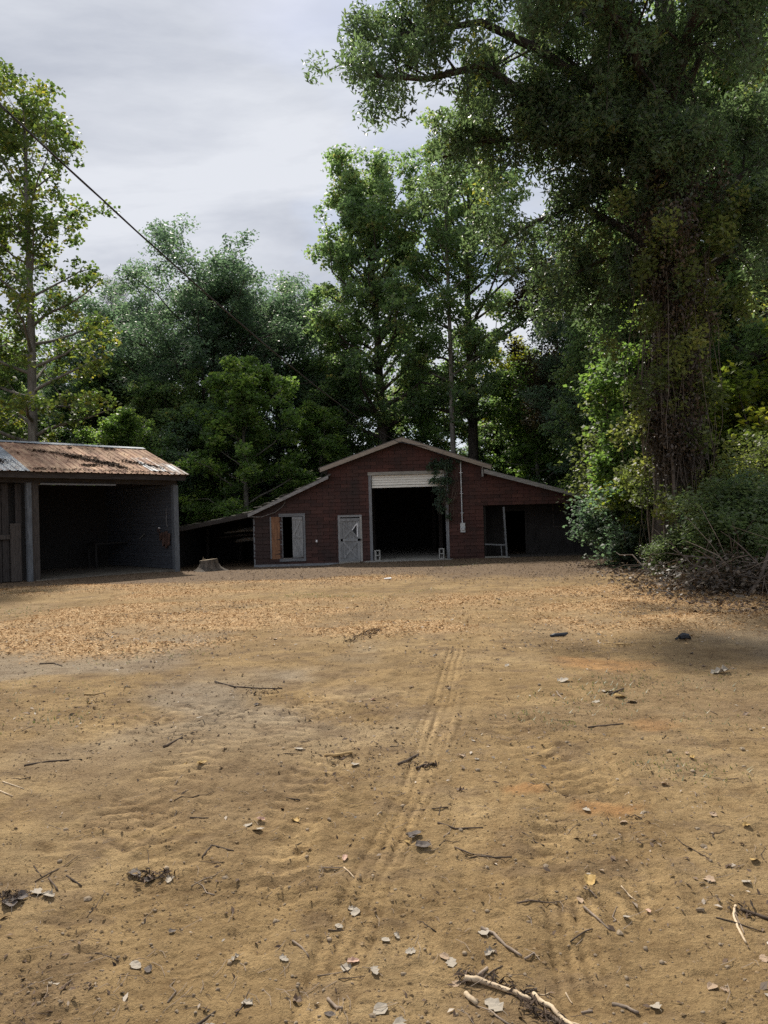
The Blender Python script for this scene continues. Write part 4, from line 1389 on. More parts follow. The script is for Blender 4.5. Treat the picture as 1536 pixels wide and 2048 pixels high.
# the wood behind: every trunk a tree of its own
far = [(-27, 55, TB, 'oak_tree', 1.0, 'dark crown in the wood beyond the left edge of the shed'), (-20, 58, TD, 'tall_tree', .8, 'tree top in the wood behind the poplar over the shed'), (-13, 57, TP, 'pine_tree', .88, 'pine hidden in the dark oak between shed and barn'),
       (-2.5, 55, TP, 'pine_tree', .86, 'pine just left of the tall tree behind the ridge'), 
       (7.5, 54, TP, 'pine_tree', .8, 'pine in the wood right of the forked trunk'), (12, 58, TE, 'tall_tree', .78, 'far thin crown in the wood above the right lean-to'), (16, 52, TB, 'oak_tree', .75, 'far oak in the wood behind the vine choked trunk'),
       (21, 55, TD, 'tall_tree', .8, 'far tree behind the right edge foliage'), (26, 50, TB, 'oak_tree', .85, 'farthest oak at the right edge of the wood'), (-33, 48, TB, 'oak_tree', .9, 'oak in the wood at the far left'),
       (17.5, 44, TG, 'yellow_tree', 1.0, 'yellowing tree deep behind the oak trunk'), (23.5, 41, TE, 'tall_tree', .7, 'thin crowned tree deep in the wood at the right edge'), 
       (-4.4, 52, TT, 'thin_tree', .8, 'thin trunk in the wood left of the barn ridge'), (13.0, 47, TT, 'thin_tree', .72, 'thin trunk in the wood above the right lean-to'),
       (-24, 44, TM, 'maple_tree', 1.0, 'bushy mid green tree in the wood behind the shed'), (-17.5, 47, TM, 'maple_tree', 1.0, 'bushy mid green tree behind the poplar trunk'), (-3.2, 46, TM, 'maple_tree', .95, 'bushy mid green tree rising behind the left slope of the barn roof'),
       (2.6, 47.5, TM, 'maple_tree', .92, 'bushy mid green tree between the tall trunks behind the ridge'), (8.6, 46, TM, 'maple_tree', .8, 'bushy tree behind the right slope of the barn roof'), (13.6, 42, TM, 'maple_tree', .8, 'bushy tree behind the end of the right lean-to'),
       (-12, 41.5, TM, 'maple_tree', .78, 'low bushy tree in the gap between shed roof and bright green tree'), (20, 38, TM, 'maple_tree', .8, 'bushy tree low behind the big oak')]
for i, (x, y, tp, nm, sc, lab) in enumerate(far):
    plant_tree(nm, tp, lab, (x, y), i * 1.7, sc * (.8 if y >= 54 else .92), group='trees deep in the wood')

# ------------------------------------------------------------------ big oak at the right
OX, OY = 8.0, 19.6
rng = np.random.default_rng(77)
mb = MB()
path = [(0, 0, -.3), (.02, 0, .4), (.0, .05, 2), (-.05, .1, 4.5), (.05, .1, 7), (.1, 0, 9.5), (.0, -.1, 12), (.2, 0, 15), (.1, .1, 19), (.0, 0, 22.5)]
mb.tube(path, [.78, .6, .5, .46, .42, .38, .33, .26, .16, .05], 12, cap=False)


def limb(z0, tip, mid_up, r, subs, sublen, crad, droop=.25, n=6):
    p0 = np.array([0, 0, z0]); p1 = np.array(tip) - np.array([OX, OY, 0])
    pts = []
    for s in np.linspace(0, 1, n):
        p = p0 * (1 - s) + p1 * s
        p[2] += mid_up * math.sin(s * math.pi)
        pts.append(p + rng.normal(size=3) * .12 * (0 < s < 1))
    return (pts, r, subs, sublen, crad, droop)


spec = [limb(10.5, (-.2, 18.4, 13.2), 1.4, .2, 26, 2.0, .62, .35), limb(12.0, (-.1, 20.0, 15.2), 1.5, .19, 26, 2.0, .62, .35), limb(9.5, (1.9, 19.6, 11.6), 1.5, .17, 22, 1.9, .6, .4),
        limb(8.6, (3.6, 20.4, 9.4), 1.2, .15, 22, 1.8, .6, .4), limb(7.8, (4.9, 19.6, 7.6), 1.0, .12, 18, 1.5, .55, .4), limb(13.5, (2.4, 18.0, 17.5), 1.2, .17, 24, 2.0, .65),
        limb(9.0, (12.4, 19.4, 12.4), .3, .17, 16, 1.8, .6, .2), limb(7.6, (12.6, 19.8, 10.0), .2, .14, 14, 1.6, .55, .2), limb(11.5, (4.6, 15.8, 13.4), 1.3, .17, 24, 2.0, .62, .35),
        limb(11.8, (8.6, 15.4, 14.2), 1.3, .17, 24, 2.0, .62, .3), limb(14, (5.6, 21.5, 18.8), .8, .15, 24, 2.0, .65), limb(15, (10.8, 19.0, 18.5), .8, .14, 22, 2.0, .65), limb(12.5, (7.0, 23.4, 15.0), 1, .16, 20, 2.0, .65),
        limb(10.6, (5.6, 18.2, 11.2), 1.2, .13, 22, 1.8, .6, .4), limb(9.6, (7.2, 17.2, 10.4), 1.0, .12, 20, 1.7, .58, .4), limb(8.0, (9.6, 17.8, 9.2), .6, .11, 16, 1.6, .55, .3), limb(16, (7.6, 20, 22), .2, .12, 20, 1.8, .65),
        limb(14.5, (-.4, 19.2, 18.0), 1.5, .17, 24, 2.0, .62, .3), limb(11.0, (2.8, 20.8, 14.4), .6, .12, 22, 1.9, .62, .35), limb(10, (4.2, 18.8, 12.4), .6, .11, 20, 1.8, .6, .4), limb(11.5, (5.2, 21, 15.6), .6, .11, 20, 1.9, .62, .3), limb(12, (10.2, 17.6, 15), .8, .12, 22, 1.9, .62, .3), limb(13, (12.2, 18.5, 16.5), .8, .12, 22, 1.9, .62, .3), limb(16, (11.8, 19.5, 21), .6, .12, 22, 2.0, .65, .2), limb(10.5, (11.2, 20.5, 13.5), .5, .1, 18, 1.8, .6, .3), limb(8.2, (6.0, 20.6, 7.4), .8, .1, 16, 1.4, .5, .4), limb(13.0, (1.2, 17.2, 15.0), 1.5, .16, 24, 2.0, .6, .35)]
cs, rs = branching(rng, mb, spec)
for z in np.linspace(6.5, 14, 40):
    a = rng.uniform(0, 6.3); cs.append(np.array([math.cos(a) * rng.uniform(.5, 1.8) - .2, math.sin(a) * 1.2 - .6, z])); rs.append(.6)
pos, tint = clouds(cs, np.array(rs) * .72, 172000, rng, 1.2)
ot = empty('oak_tree', 'huge dark oak with a vine choked trunk overhanging the right of the yard', 'tree', (OX, OY, 0))
link('trunk', mb.mesh('trunk', M['bark_dark'], True), ot)
tag(link('crown', leaf_mesh('crown', M['leaf_willowoak'], pos, .165, rng, .36, .3, tint, .5), ot), kind='stuff')

# vines hanging round its trunk
vt = empty('hanging_vines', 'tangle of dry brown vines hanging down the trunk of the big oak', 'vines', (7.5, 18.6, 0))
rng = np.random.default_rng(5)


def vine_path(x, y, z1, z0, wob, n=9):
    pts = []
    dx_, dy_ = 0, 0
    for s in np.linspace(0, 1, n):
        dx_ += rng.normal() * wob; dy_ += rng.normal() * wob
        pts.append((x + dx_, y + dy_, z1 + (z0 - z1) * s))
    return pts


for k, (x, r) in enumerate(((-.25, .035), (-.12, .03), (.0, .045), (.15, .03), (.4, .026), (.75, .028), (-.6, .022))):
    s_ = MB(); s_.tube(vine_path(x, rng.uniform(-.5, .1), rng.uniform(5, 8), -.03, .09), [r * .6] * 3 + [r] * 6, 6)
    s_.build('vine_stem', M['vine'], vt, True)
s_ = MB()
for k in range(170):
    x = rng.normal() * .46
    z1 = rng.uniform(3, 9.5)
    s_.tube(vine_path(x + .1, rng.uniform(-.75, .3), z1, max(z1 - rng.uniform(1.5, 6), -.02), .10, 7), rng.uniform(.003, .009), 3, cap=False)
tag(s_.build('vine_strands', M['vine'], vt), kind='stuff')
zc = rng.uniform(2.6, 11, 150)
wd = np.interp(zc, [2.6, 4.5, 8, 11], [.3, .5, .58, .8])
cl = np.stack([rng.normal(size=150) * wd * .7 + .2 + .2 * np.sin(zc * 1.3), rng.normal(size=150) * .4 - .15, zc], 1)
ps, tint = clouds(cl, np.full(150, .42), 26000, rng, 1.5)
cl2 = np.stack([rng.normal(size=70) * .9 + .1, rng.normal(size=70) * .4 - .5, rng.uniform(1.2, 9.5, 70)], 1)
pg, tg = clouds(cl2, np.full(70, .36), 10500, rng, 1.2)
tag(link('ivy_leaves', leaf_mesh('ivy_leaves', M['leaf_olive'], pg, .12, rng, .75, .4, tg, .4), vt), kind='stuff')
tag(link('dead_leaves', leaf_mesh('dead_leaves', M['leaf_dead'], ps, .11, rng, .5, .1, tint, .8), vt), kind='stuff')


# ------------------------------------------------------------------ shrubs and undergrowth
def shrub_parts(seed, H, R, stems, subs, crad, nleaf, lsize, leafm, aspect=.7, bark=None, up=.6, droop=.15, flat=.6):
    rng = np.random.default_rng(seed)
    mb = MB()
    spec = []
    for i in range(stems):
        az = i * 2.4 + rng.uniform(-.4, .4)
        rr = R * rng.uniform(.25, 1.0)
        hh = H * rng.uniform(.45, 1.0) * (1 - .35 * (rr / R) ** 2)
        pts = []
        for s in np.linspace(0, 1, 5):
            pts.append(np.array([math.cos(az) * rr * s ** 1.2, math.sin(az) * rr * s ** 1.2, hh * s ** .85 - .1 * (s == 0)]) + rng.normal(size=3) * .05 * (s > 0))
        spec.append((pts, .03 + .012 * H / 3, subs, R * .45, crad, droop))
    cs, rs = branching(rng, mb, spec)
    pos, tint = clouds(cs, rs, nleaf, rng, flat)
    pos[:, 2] = np.maximum(pos[:, 2], .04)
    return mb.mesh('stems', bark or M['bark_dark'], True), leaf_mesh('foliage', leafm, pos, lsize, rng, aspect, up, tint)


def shrub(name, parts, label, loc, rz=0, sc=1.0, group=None, cat='shrub'):
    return plant_tree(name, parts, label, loc, rz, sc, cat, group, None, 'foliage', 'stems')


S_MAPLE = shrub_parts(21, 3.6, 1.7, 13, 9, .42, 7000, .19, M['leaf_yellow'], .9, up=.8, flat=.45)
S_OLIVE = shrub_parts(22, 4.2, 1.7, 14, 9, .5, 15000, .1, M['leaf_olive'], .6)
S_IVY = shrub_parts(23, 8.6, .95, 16, 10, .48, 15000, .14, M['leaf_gum'], .85)
S_PRIVET = shrub_parts(24, 2.9, 1.5, 12, 8, .42, 11000, .11, M['leaf_privet'], .6, up=.9)
S_DARK = shrub_parts(25, 3.4, 2.2, 14, 8, .6, 13000, .15, M['leaf_oak'], .7)
S_GREEN = shrub_parts(26, 4.6, 2.4, 16, 8, .6, 16000, .16, M['leaf_gum'], .8)
S_YEL = shrub_parts(27, 6.5, 2.0, 16, 8, .55, 15000, .16, M['leaf_yellow'], .8)

shrub('maple_sapling', S_MAPLE, 'leafy sapling with broad bright leaves hiding the end of the right lean-to', (7.75, 21.4), .4, .9, cat='sapling')
shrub('olive_shrub', S_OLIVE, 'tall olive green shrub against the left of the big oak trunk', (9.0, 24.6), .0, 1.5)
shrub('ivy_column', S_IVY, 'tall column of bright green climbing leaves left of the vine choked trunk', (7.75, 22.8), .8, 1.08, cat='climbing plant')
shrub('privet_shrub', S_PRIVET, 'pale green shrub with small leaves at the right edge above the brush pile', (7.9, 15.9), .3, 1.0)
shrub('olive_shrub', S_OLIVE, 'olive shrub hung with dry vines right of the big oak trunk', (9.4, 18.2), 2.0, .95)
shrub('dark_shrub', S_DARK, 'dark bush at the foot of the big oak', (7.2, 21.6), .5, .8)
shrub('dark_shrub', S_DARK, 'shadowy bush behind the brush pile at the right edge', (9.6, 17.4), 1.5, .9)
shrub('privet_shrub', S_PRIVET, 'low small leaved bush by the right end of the porch', (7.6, 22.6), 2.1, .52)
shrub('privet_shrub', S_PRIVET, 'low pale green growth at the foot of the leaning branch', (8.1, 14.4), 1.4, .55)
shrub('green_shrub', S_GREEN, 'green leafy growth behind the brush pile below the oak trunk', (8.6, 17.0), 3.0, .5)
shrub('privet_shrub', S_PRIVET, 'small pale bush in front of the big oak trunk', (7.0, 17.6), 5.0, .5)
shrub('yellow_shrub', S_YEL, 'yellow green young tree high at the right edge beyond the oak', (12.8, 23.5), .3, 1.25, cat='tree')
shrub('yellow_shrub', S_YEL, 'yellow tinted leafy growth right of the oak trunk', (10.9, 24.5), 2.3, 1.1)
shrub('green_shrub', S_GREEN, 'green bush seen past the right side of the oak trunk', (12.2, 21.8), 1.3, .9)
plant_tree('tall_tree', TE, 'dark limbed tree at the right edge behind the oak', (14.3, 26), 1.1, .85)
plant_tree('tall_tree', TD, 'tall green tree filling the gap right of the big oak trunk', (12.6, 28.5), 2.2, .86)
plant_tree('oak_tree', TB, 'leafy dark tree behind the right lean-to beside the oak', (12.2, 33), 3.3, .72)
plant_tree('dark_tree', TF, 'bronze leaved tree right of the oak trunk', (16.6, 31), 3.0, 1.0)
plant_tree('tall_tree', TD, 'green tree high behind the ivy column', (9.6, 29.5), 4.0, .62)
UL = ['green understory bush left of the bright green tree behind the left lean-to', 'dark understory bush just left of the barn roof', 'green understory bush over the left slope of the barn roof', 'dark understory bush right behind the barn ridge', 'green understory bush at the foot of the forked trunk',
      'dark understory bush above the right lean-to', 'green understory bush behind the far end of the right lean-to', 'dark understory bush behind the right end of the shed roof', 'green understory bush behind the middle of the shed roof', 'yellow green understory bush behind the left end of the shed roof',
      'deep shadowed bush behind the bright green tree', 'dark understory bush beyond the climbing leaves at the right', 'green understory bush beyond the oak trunk', 'dark understory bush at the far left edge of the wood', 'green understory bush next to the end of the barn']
for i, (x, y, tp, sc) in enumerate(((-9.5, 40.5, S_GREEN, 1.0), (-4.4, 41.0, S_DARK, 1.1), (-1.2, 41.5, S_GREEN, .9), (2.6, 41.5, S_DARK, 1.2), (5.8, 42.0, S_GREEN, 1.0), (9.2, 40.0, S_DARK, 1.2), (12.4, 39, S_GREEN, 1.05),
                                    (-13.5, 41, S_DARK, 1.3), (-17.5, 40, S_GREEN, 1.0), (-21.5, 39, S_YEL, .8), (-6.8, 45, S_DARK, 1.5), (15.8, 36, S_DARK, 1.4), (18.5, 33, S_GREEN, 1.2), (-25, 40, S_DARK, 1.3), (10.2, 33.5, S_GREEN, .9))):
    shrub('understory_shrub', tp, UL[i], (x, y), i * 1.3, sc, 'understory bushes along the wood')
rng = np.random.default_rng(9)
n_ = 80000
ux = rng.uniform(-40, 34, n_); uy = 47 + rng.uniform(0, 22, n_) + 0.012 * ux ** 2 * -1
un = fbm(ux, uy, .25, 3, 71)
uz = rng.random(n_) ** .8 * (1.5 + 8 * un)
ps = np.stack([ux, uy, uz], 1)
tag(link('undergrowth', leaf_mesh('undergrowth', M['leaf_oak'], ps, .36, rng, .75, .4)), kind='stuff')

# climbing vine on the barn by the garage opening
cv = empty('climbing_vine', 'dark leafy vine climbing the barn wall at the right top of the garage opening', 'vine', (2.35, YB - .1, 0))
rng = np.random.default_rng(14)
s_ = MB()
for k in range(9):
    x0 = rng.uniform(-.1, .25)
    pts = [(x0, .03, rng.uniform(1.4, 2.2))]
    for j in range(5):
        pts.append((pts[-1][0] + rng.normal() * .14, -.02 + rng.normal() * .02, pts[-1][2] + rng.uniform(.2, .5)))
    s_.tube([p for p in pts if p[2] < 3.95], .008, 4, cap=False)
for k in range(12):
    x0 = rng.uniform(-.3, .05)
    s_.tube([(x0, -.05, 3.0), (x0 + rng.normal() * .05, -.1, 2.6), (x0 + rng.normal() * .08, -.1, rng.uniform(1.5, 2.3))], .005, 3, cap=False)
tag(s_.build('vine_stems', M['vine'], cv), kind='stuff')
cc = [(rng.normal() * .28 - .05, -.02, rng.uniform(3.0, 3.85)) for _ in range(26)] + [(rng.normal() * .14 - .12, -.06, rng.uniform(1.5, 3.1)) for _ in range(26)] + [(rng.uniform(-.7, .1), -.03, rng.uniform(3.45, 3.85)) for _ in range(8)]
pos, tint = clouds(cc, [.16] * len(cc), 1500, rng, 1.0)
pos[:, 1] = np.clip(pos[:, 1], -.28, .045)
tag(link('foliage', leaf_mesh('foliage', M['leaf_oak'], pos, .11, rng, .75, .1, tint, .6), cv), kind='stuff')

# ------------------------------------------------------------------ power cable
ca = Vector((P(0, 210, 7)[0], 7, P(0, 210, 7)[1]))
cb = Vector((P(797, 884, YB - .45)[0], YB - .4, P(797, 884, YB - .45)[1]))
pts = []
for i in range(49):
    t_ = -.55 + 1.55 * i / 48
    p = ca.lerp(cb, t_)
    p.z -= 4 * .34 * t_ * (1 - t_)
    pts.append(p)
s_ = MB()
for ph in (0, 2.1, 4.2):
    s_.tube([p + Vector((.008 * math.cos(ph + i * .9), 0, .008 * math.sin(ph + i * .9))) for i, p in enumerate(pts)], .0062, 5)
end = [pts[-1], Vector((1.6, YB - .38, 4.34)), Vector((2.25, YB - .32, 4.0)), Vector((2.75, YB - .25, 3.82)), Vector((2.97, YB - .2, 3.77))]
s_.tube(end, .013, 5)
s_.tube([Vector((2.1, YB - .34, 4.05)), Vector((2.25, YB - .36, 4.02)), Vector((2.32, YB - .36, 4.1))], .02, 5)
tag(s_.build('power_cable', M['cable'], smooth=True), 'overhead power cable slanting down from the upper left to the barn gable', 'cable')

# ------------------------------------------------------------------ stump
sx, sy = G(417, 1141)
st = empty('tree_stump', 'weathered sawn tree stump between the shed post and the barn', 'stump', (sx, sy, -.02))
s_ = MB()
n_ = 22
rngr = random.Random(3)
flare = [1 + .25 * math.sin(3 * 2 * math.pi * j / n_ + .6) + .12 * math.sin(7 * 2 * math.pi * j / n_) for j in range(n_)]
rows = [(0.0, .52, 1.0), (.06, .44, .8), (.14, .37, .5), (.26, .32, .25), (.40, .30, .15)]
vs = []
for z, r, fl in rows:
    for j in range(n_):
        a = 2 * math.pi * j / n_
        rr = r * (1 + (flare[j] - 1) * fl) * (1 + rngr.uniform(-.02, .02))
        vs.append((rr * math.cos(a), rr * math.sin(a), z + (.03 * math.cos(a) if z > .3 else 0)))
fs = [(i * n_ + j, i * n_ + (j + 1) % n_, (i + 1) * n_ + (j + 1) % n_, (i + 1) * n_ + j) for i in range(len(rows) - 1) for j in range(n_)]
s_.poly(vs, fs)
s_.build('bark', M['stump_bark'], st, False)
s_ = MB(); s_.poly([(v[0], v[1], v[2] - .003) for v in vs[-n_:]], [tuple(range(n_))]); s_.build('cut_face', M['stump_cut'], st)
s_ = MB()
for x_, y_, h_ in ((-.17, -.05, .09), (-.12, -.03, .05), (.1, .05, .03)):
    s_.tube([(x_, y_, .36), (x_ + .01, y_, .41 + h_)], [.018, .004], 5)
s_.build('splinters', M['stump_cut'], st)

# ------------------------------------------------------------------ brush pile at the right edge
rng = np.random.default_rng(31)
bx, by = 7.0, 13.6
bpile = empty('brush_pile', 'heap of cut bare branches at the right edge of the yard', 'brush pile', (bx, by, 0))
for k in range(40):
    x, y = rng.normal() * .75, rng.normal() * .7
    a = rng.uniform(0, math.pi * 2); ln = rng.uniform(.7, 1.9); el = rng.uniform(-.1, .8)
    z = abs(rng.normal()) * .28 + .03
    r = rng.uniform(.008, .022)
    p0 = np.array([x, y, z]); d = np.array([math.cos(a) * math.cos(el), math.sin(a) * math.cos(el), math.sin(el)])
    pts = [p0 + d * ln * s + np.array([0, 0, .12 * math.sin(s * 3)]) + rng.normal(size=3) * .04 for s in np.linspace(0, 1, 5)]
    s_ = MB(); s_.tube(pts, [r, r * .9, r * .75, r * .5, r * .25], 5)
    for j in range(2):
        q = pts[rng.integers(1, 4)]; e = q + (d + rng.normal(size=3) * .7) * ln * .35
        s_.tube([q, (q + e) / 2 + rng.normal(size=3) * .03, e], [r * .5, r * .35, r * .15], 4)
    s_.build('branch', M['vine'] if k % 3 else M['stick_grey'], bpile, True)
s_ = MB()
s_.tube([(6.55, 12.9, .02), (6.9, 13.1, .35), (7.3, 13.4, .95), (7.9, 13.8, 1.9), (8.6, 14.3, 2.5)], [.03, .035, .035, .025, .012], 7)
s_.tube([(6.9, 13.1, .33), (6.55, 13.2, .42), (6.45, 13.2, .5)], [.022, .018, .012], 6)
tag(s_.build('leaning_branch', M['vine'], smooth=True), 'long bent branch leaning up out of the brush pile', 'branch')
n_ = 5000
ps = np.stack([rng.normal(size=n_) * .9 + 7.1, rng.normal(size=n_) * .8 + 14.2, np.abs(rng.normal(size=n_)) * .3 + .03], 1)
tag(link('leaf_litter', leaf_mesh('leaf_litter', M['leaf_dead'], ps, .09, rng, .6, .8)), kind='stuff')

# ------------------------------------------------------------------ litter on the ground
rng = np.random.default_rng(101)


def scatter(n, xr, yr, mask, zoff=0.004):
    x = rng.uniform(*xr, n); y = yr[0] + (yr[1] - yr[0]) * rng.random(n)
    keep = rng.random(n) < mask(x, y)
    x, y = x[keep], y[keep]
    return np.stack([x, y, ground_h(x, y) + zoff], 1)


ps = scatter(150000, (-12, 8.5), (8.6, 21), lambda x, y: np.clip(chip_mask(x, y) * .8 + .015, 0, 1), .012)
tn = np.clip(.15 + .6 * rng.random(len(ps)) + .35 * rng.random(len(ps)) ** 4, 0, 1)
tag(link('wood_chips', leaf_mesh('wood_chips', M['chip'], ps, .05, rng, .32, 1.2, tn)), kind='stuff')
ps = scatter(48000, (-11, 11), (14, 27), lambda x, y: np.clip(smooth(16.5, 20, y + 1.2 * np.abs(x) * (x > 0) * .5) * .5, 0, 1) * (fbm(x, y, .8, 3, 91) ** 1.2), .012)
tag(link('leaf_litter', leaf_mesh('leaf_litter', M['litter'], ps, .055, rng, .5, 1.2, .1 + .5 * rng.random(len(ps)) ** 1.2)), kind='stuff')
ps = scatter(26000, (4.2, 10), (11, 24), lambda x, y: smooth(4.4, 6.4, x - .08 * (y - 12)) * fbm(x, y, .8, 3, 93), .012)
tag(link('leaf_litter', leaf_mesh('leaf_litter', M['litter'], ps, .085, rng, .6, 1.0, rng.random(len(ps)) ** 2.2 * .75)), kind='stuff')
# fine dark and pale bits nearer the camera
u = rng.random(15000)
yy = 2.1 * (11 / 2.1) ** u
xx = (rng.random(15000) * 2 - 1) * yy * .62
keep = rng.random(15000) < .05 + .95 * smooth(.5, .66, fbm(xx, yy, 1.6, 5, 95)) * smooth(.35, .6, fbm(xx, yy, .5, 2, 96))
xx, yy = xx[keep], yy[keep]
ps = np.stack([xx, yy, ground_h(xx, yy) + .004], 1)
sz = (.008 + .034 * rng.random((len(ps), 1)) ** 2.5)
tag(link('bark_crumbs', leaf_mesh('bark_crumbs', M['bark_litter'], ps, sz, rng, .35, .8, rng.random(len(ps)))), kind='stuff')
u = rng.random(9000) ** .6
yy = 2.1 * (13 / 2.1) ** u
xx = (rng.random(9000) * 2 - 1) * yy * .62
keep = rng.random(9000) < .08 + .9 * smooth(.52, .72, fbm(xx, yy, .8, 4, 97))
xx, yy = xx[keep], yy[keep]
ps = np.stack([xx, yy, ground_h(xx, yy) + .006], 1)
tag(link('leaf_crumbs', leaf_mesh('leaf_crumbs', M['litter'], ps, (.012 + .03 * rng.random((len(ps), 1)) ** 2), rng, .45, .9, .15 + .8 * rng.random(len(ps)) ** 1.5)), kind='stuff')
# pale leaf crumbs and dry grass bits in drifts over the middle of the yard
n_ = 34000
yy = rng.uniform(5.2, 14.5, n_); xx = rng.uniform(-8, 8, n_)
dr = fbm(xx, yy * 1.5, .75, 5, 131)
side = .25 + .75 * np.maximum(smooth(1.2, 3.2, xx + .9 * np.sin(yy)), .6 * smooth(-1.0, -3.0, xx))
keep = rng.random(n_) < smooth(.46, .64, dr) * side
xx, yy = xx[keep], yy[keep]
ps = np.stack([xx, yy, ground_h(xx, yy) + .006], 1)
tag(link('leaf_crumbs', leaf_mesh('leaf_crumbs', M['litter'], ps, (.014 + .045 * rng.random((len(ps), 1)) ** 2.2) * (.6 + .05 * yy[:, None]), rng, .4, .9, rng.random(len(ps)) ** 1.25)), kind='stuff')
# shredded bark lying about the barkless sticks
q = []
for pa, pb, k_ in (((955, 1935), (1080, 1975), 150), ((1040, 1985), (1130, 2040), 170), ((915, 1945), (940, 1930), 60), ((1470, 1808), (1500, 1820), 40), ((640, 1515), (760, 1512), 40), ((800, 1530), (870, 1530), 60), ((260, 1745), (350, 1740), 130), ((0, 1790), (50, 1780), 160), ((690, 1290), (760, 1270), 260), ((560, 1375), (500, 1395), 60)):
    a, b_ = np.array(G(*pa)), np.array(G(*pb)); t_ = rng.random((k_, 1)); q.append(a + (b_ - a) * t_ + rng.normal(size=(k_, 2)) * .018 * a[1] / 2.5)
q = np.concatenate(q); ps = np.concatenate([q, ground_h(q[:, 0], q[:, 1])[:, None] + .006 + .012 * rng.random((len(q), 1))], 1)
tag(link('bark_shreds', leaf_mesh('bark_shreds', M['bark_litter'], ps, (.012 + .04 * rng.random((len(ps), 1)) ** 2) * (.7 + .12 * q[:, 1:2]), rng, .2, .5, rng.random(len(ps)) ** 1.5)), kind='stuff')
# straw
s_ = MB()
for k in range(1500):
    u = rng.random(); y = 2.2 * (9 / 2.2) ** u; x = (rng.random() * 2 - 1) * y * .6
    if rng.random() > .2 + float(smooth(.45, .65, fbm(np.array([x]), np.array([y]), 1.1, 3, 99))[0]): continue
    a = rng.uniform(0, math.pi); ln = rng.uniform(.03, .11); z = gz(x, y) + .005
    s_.tube([(x, y, z), (x + math.cos(a) * ln * .5, y + math.sin(a) * ln * .5, z + .006), (x + math.cos(a + .2) * ln, y + math.sin(a + .2) * ln, z + .002)], .0011, 3, cap=False)
tag(s_.build('straw', M['stick_grey']), kind='stuff')
# gravel crumbs
ico = MB()
ph = (1 + 5 ** .5) / 2
iv = [(-1, ph, 0), (1, ph, 0), (-1, -ph, 0), (1, -ph, 0), (0, -1, ph), (0, 1, ph), (0, -1, -ph), (0, 1, -ph), (ph, 0, -1), (ph, 0, 1), (-ph, 0, -1), (-ph, 0, 1)]
ifc = [(0, 11, 5), (0, 5, 1), (0, 1, 7), (0, 7, 10), (0, 10, 11), (1, 5, 9), (5, 11, 4), (11, 10, 2), (10, 7, 6), (7, 1, 8), (3, 9, 4), (3, 4, 2), (3, 2, 6), (3, 6, 8), (3, 8, 9), (4, 9, 5), (2, 4, 11), (6, 2, 10), (8, 6, 7), (9, 8, 1)]
iv = np.array(iv) / 1.9
s_ = MB()
for k in range(1500):
    u = rng.random(); y = 2.15 * (10 / 2.15) ** u; x = (rng.random() * 2 - 1) * y * .6
    r = rng.uniform(.0025, .007) * (1 + 1.5 * (rng.random() < .06))
    v = iv * (1 + rng.normal(size=(12, 1)) * .18) * r * np.array([1.2, 1, .7]) + np.array([x, y, gz(x, y) + r * .25])
    s_.poly(v.tolist(), ifc)
tag(s_.build('gravel', M['stone']), kind='stuff')
# loose clods of the same soil
octv = np.array([(1, 0, 0), (0, 1, 0), (-1, 0, 0), (0, -1, 0), (0, 0, 1), (0, 0, -.6)])
octf = np.array([(0, 1, 4), (1, 2, 4), (2, 3, 4), (3, 0, 4), (1, 0, 5), (2, 1, 5), (3, 2, 5), (0, 3, 5)])
n_ = 42000
u = rng.random(n_); yy = 2.05 * (13 / 2.05) ** u; xx = (rng.random(n_) * 2 - 1) * yy * .62
keep = rng.random(n_) < .12 + .88 * smooth(.42, .66, fbm(xx, yy * 1.3, 1.9, 5, 121))
xx, yy = xx[keep], yy[keep]
n_ = len(xx)
rr_ = (.0016 + .0045 * rng.random(n_) ** 3) * (1 + .07 * yy)
v = octv[None] * (1 + .3 * rng.normal(size=(n_, 6, 1))) * rr_[:, None, None] * np.array([1.3, 1, .75])
v = v + np.stack([xx, yy, ground_h(xx, yy) + rr_ * .1], 1)[:, None, :]
s_ = MB(); s_.v = v.reshape(-1, 3).tolist(); s_.f = (octf[None] + 6 * np.arange(n_)[:, None, None]).reshape(-1, 3).tolist()
tag(s_.build('soil_clods', M['soil']), kind='stuff')
# grass tufts
gp = []
for px, py, n_, rd_ in ((15, 1222, 260, .7), (60, 1185, 120, .5), (720, 1190, 110, .4), (590, 1188, 90, .4), (640, 1190, 60, .3), (1215, 1375, 140, .35), (1180, 1400, 100, .3), (1120, 1447, 60, .12), (1053, 1427, 50, .12), (1390, 1540, 90, .2), (300, 1310, 120, .5),
                       (60, 1400, 130, .6), (1500, 1360, 120, .5), (1260, 1360, 110, .35), (100, 1440, 90, .3), (1350, 1530, 60, .15), (930, 1130, 120, .6), (850, 1180, 60, .3), (1450, 1440, 80, .4)):
    cx, cyy = G(px, py)
    q = np.stack([cx + rng.normal(size=n_) * rd_, cyy + rng.normal(size=n_) * rd_ * .8], 1)
    gp.append(q)
gp = np.concatenate(gp)
s_ = MB()
hz = ground_h(gp[:, 0], gp[:, 1])
vs, fs = [], []
for (x, y), z in zip(gp, hz):
    a = rng.uniform(0, 6.3); h_ = rng.uniform(.008, .03) * (1 + .02 * y); wv = .0035 + .0003 * y
    ca_, sa_ = math.cos(a), math.sin(a); b = h_ * rng.uniform(.5, 1.8)
    k = len(vs)
    vs += [(x - sa_ * wv, y + ca_ * wv, z), (x + sa_ * wv, y - ca_ * wv, z), (x + ca_ * b + .001, y + sa_ * b, z + h_)]
    fs.append((k, k + 1, k + 2))
s_.v, s_.f = vs, fs
gme = s_.mesh('grass', M['grass'])
at = gme.attributes.new('tint', 'FLOAT', 'FACE')
at.data.foreach_set('value', rng.random(len(fs)).astype(np.float32))
tag(link('grass', gme), kind='stuff')
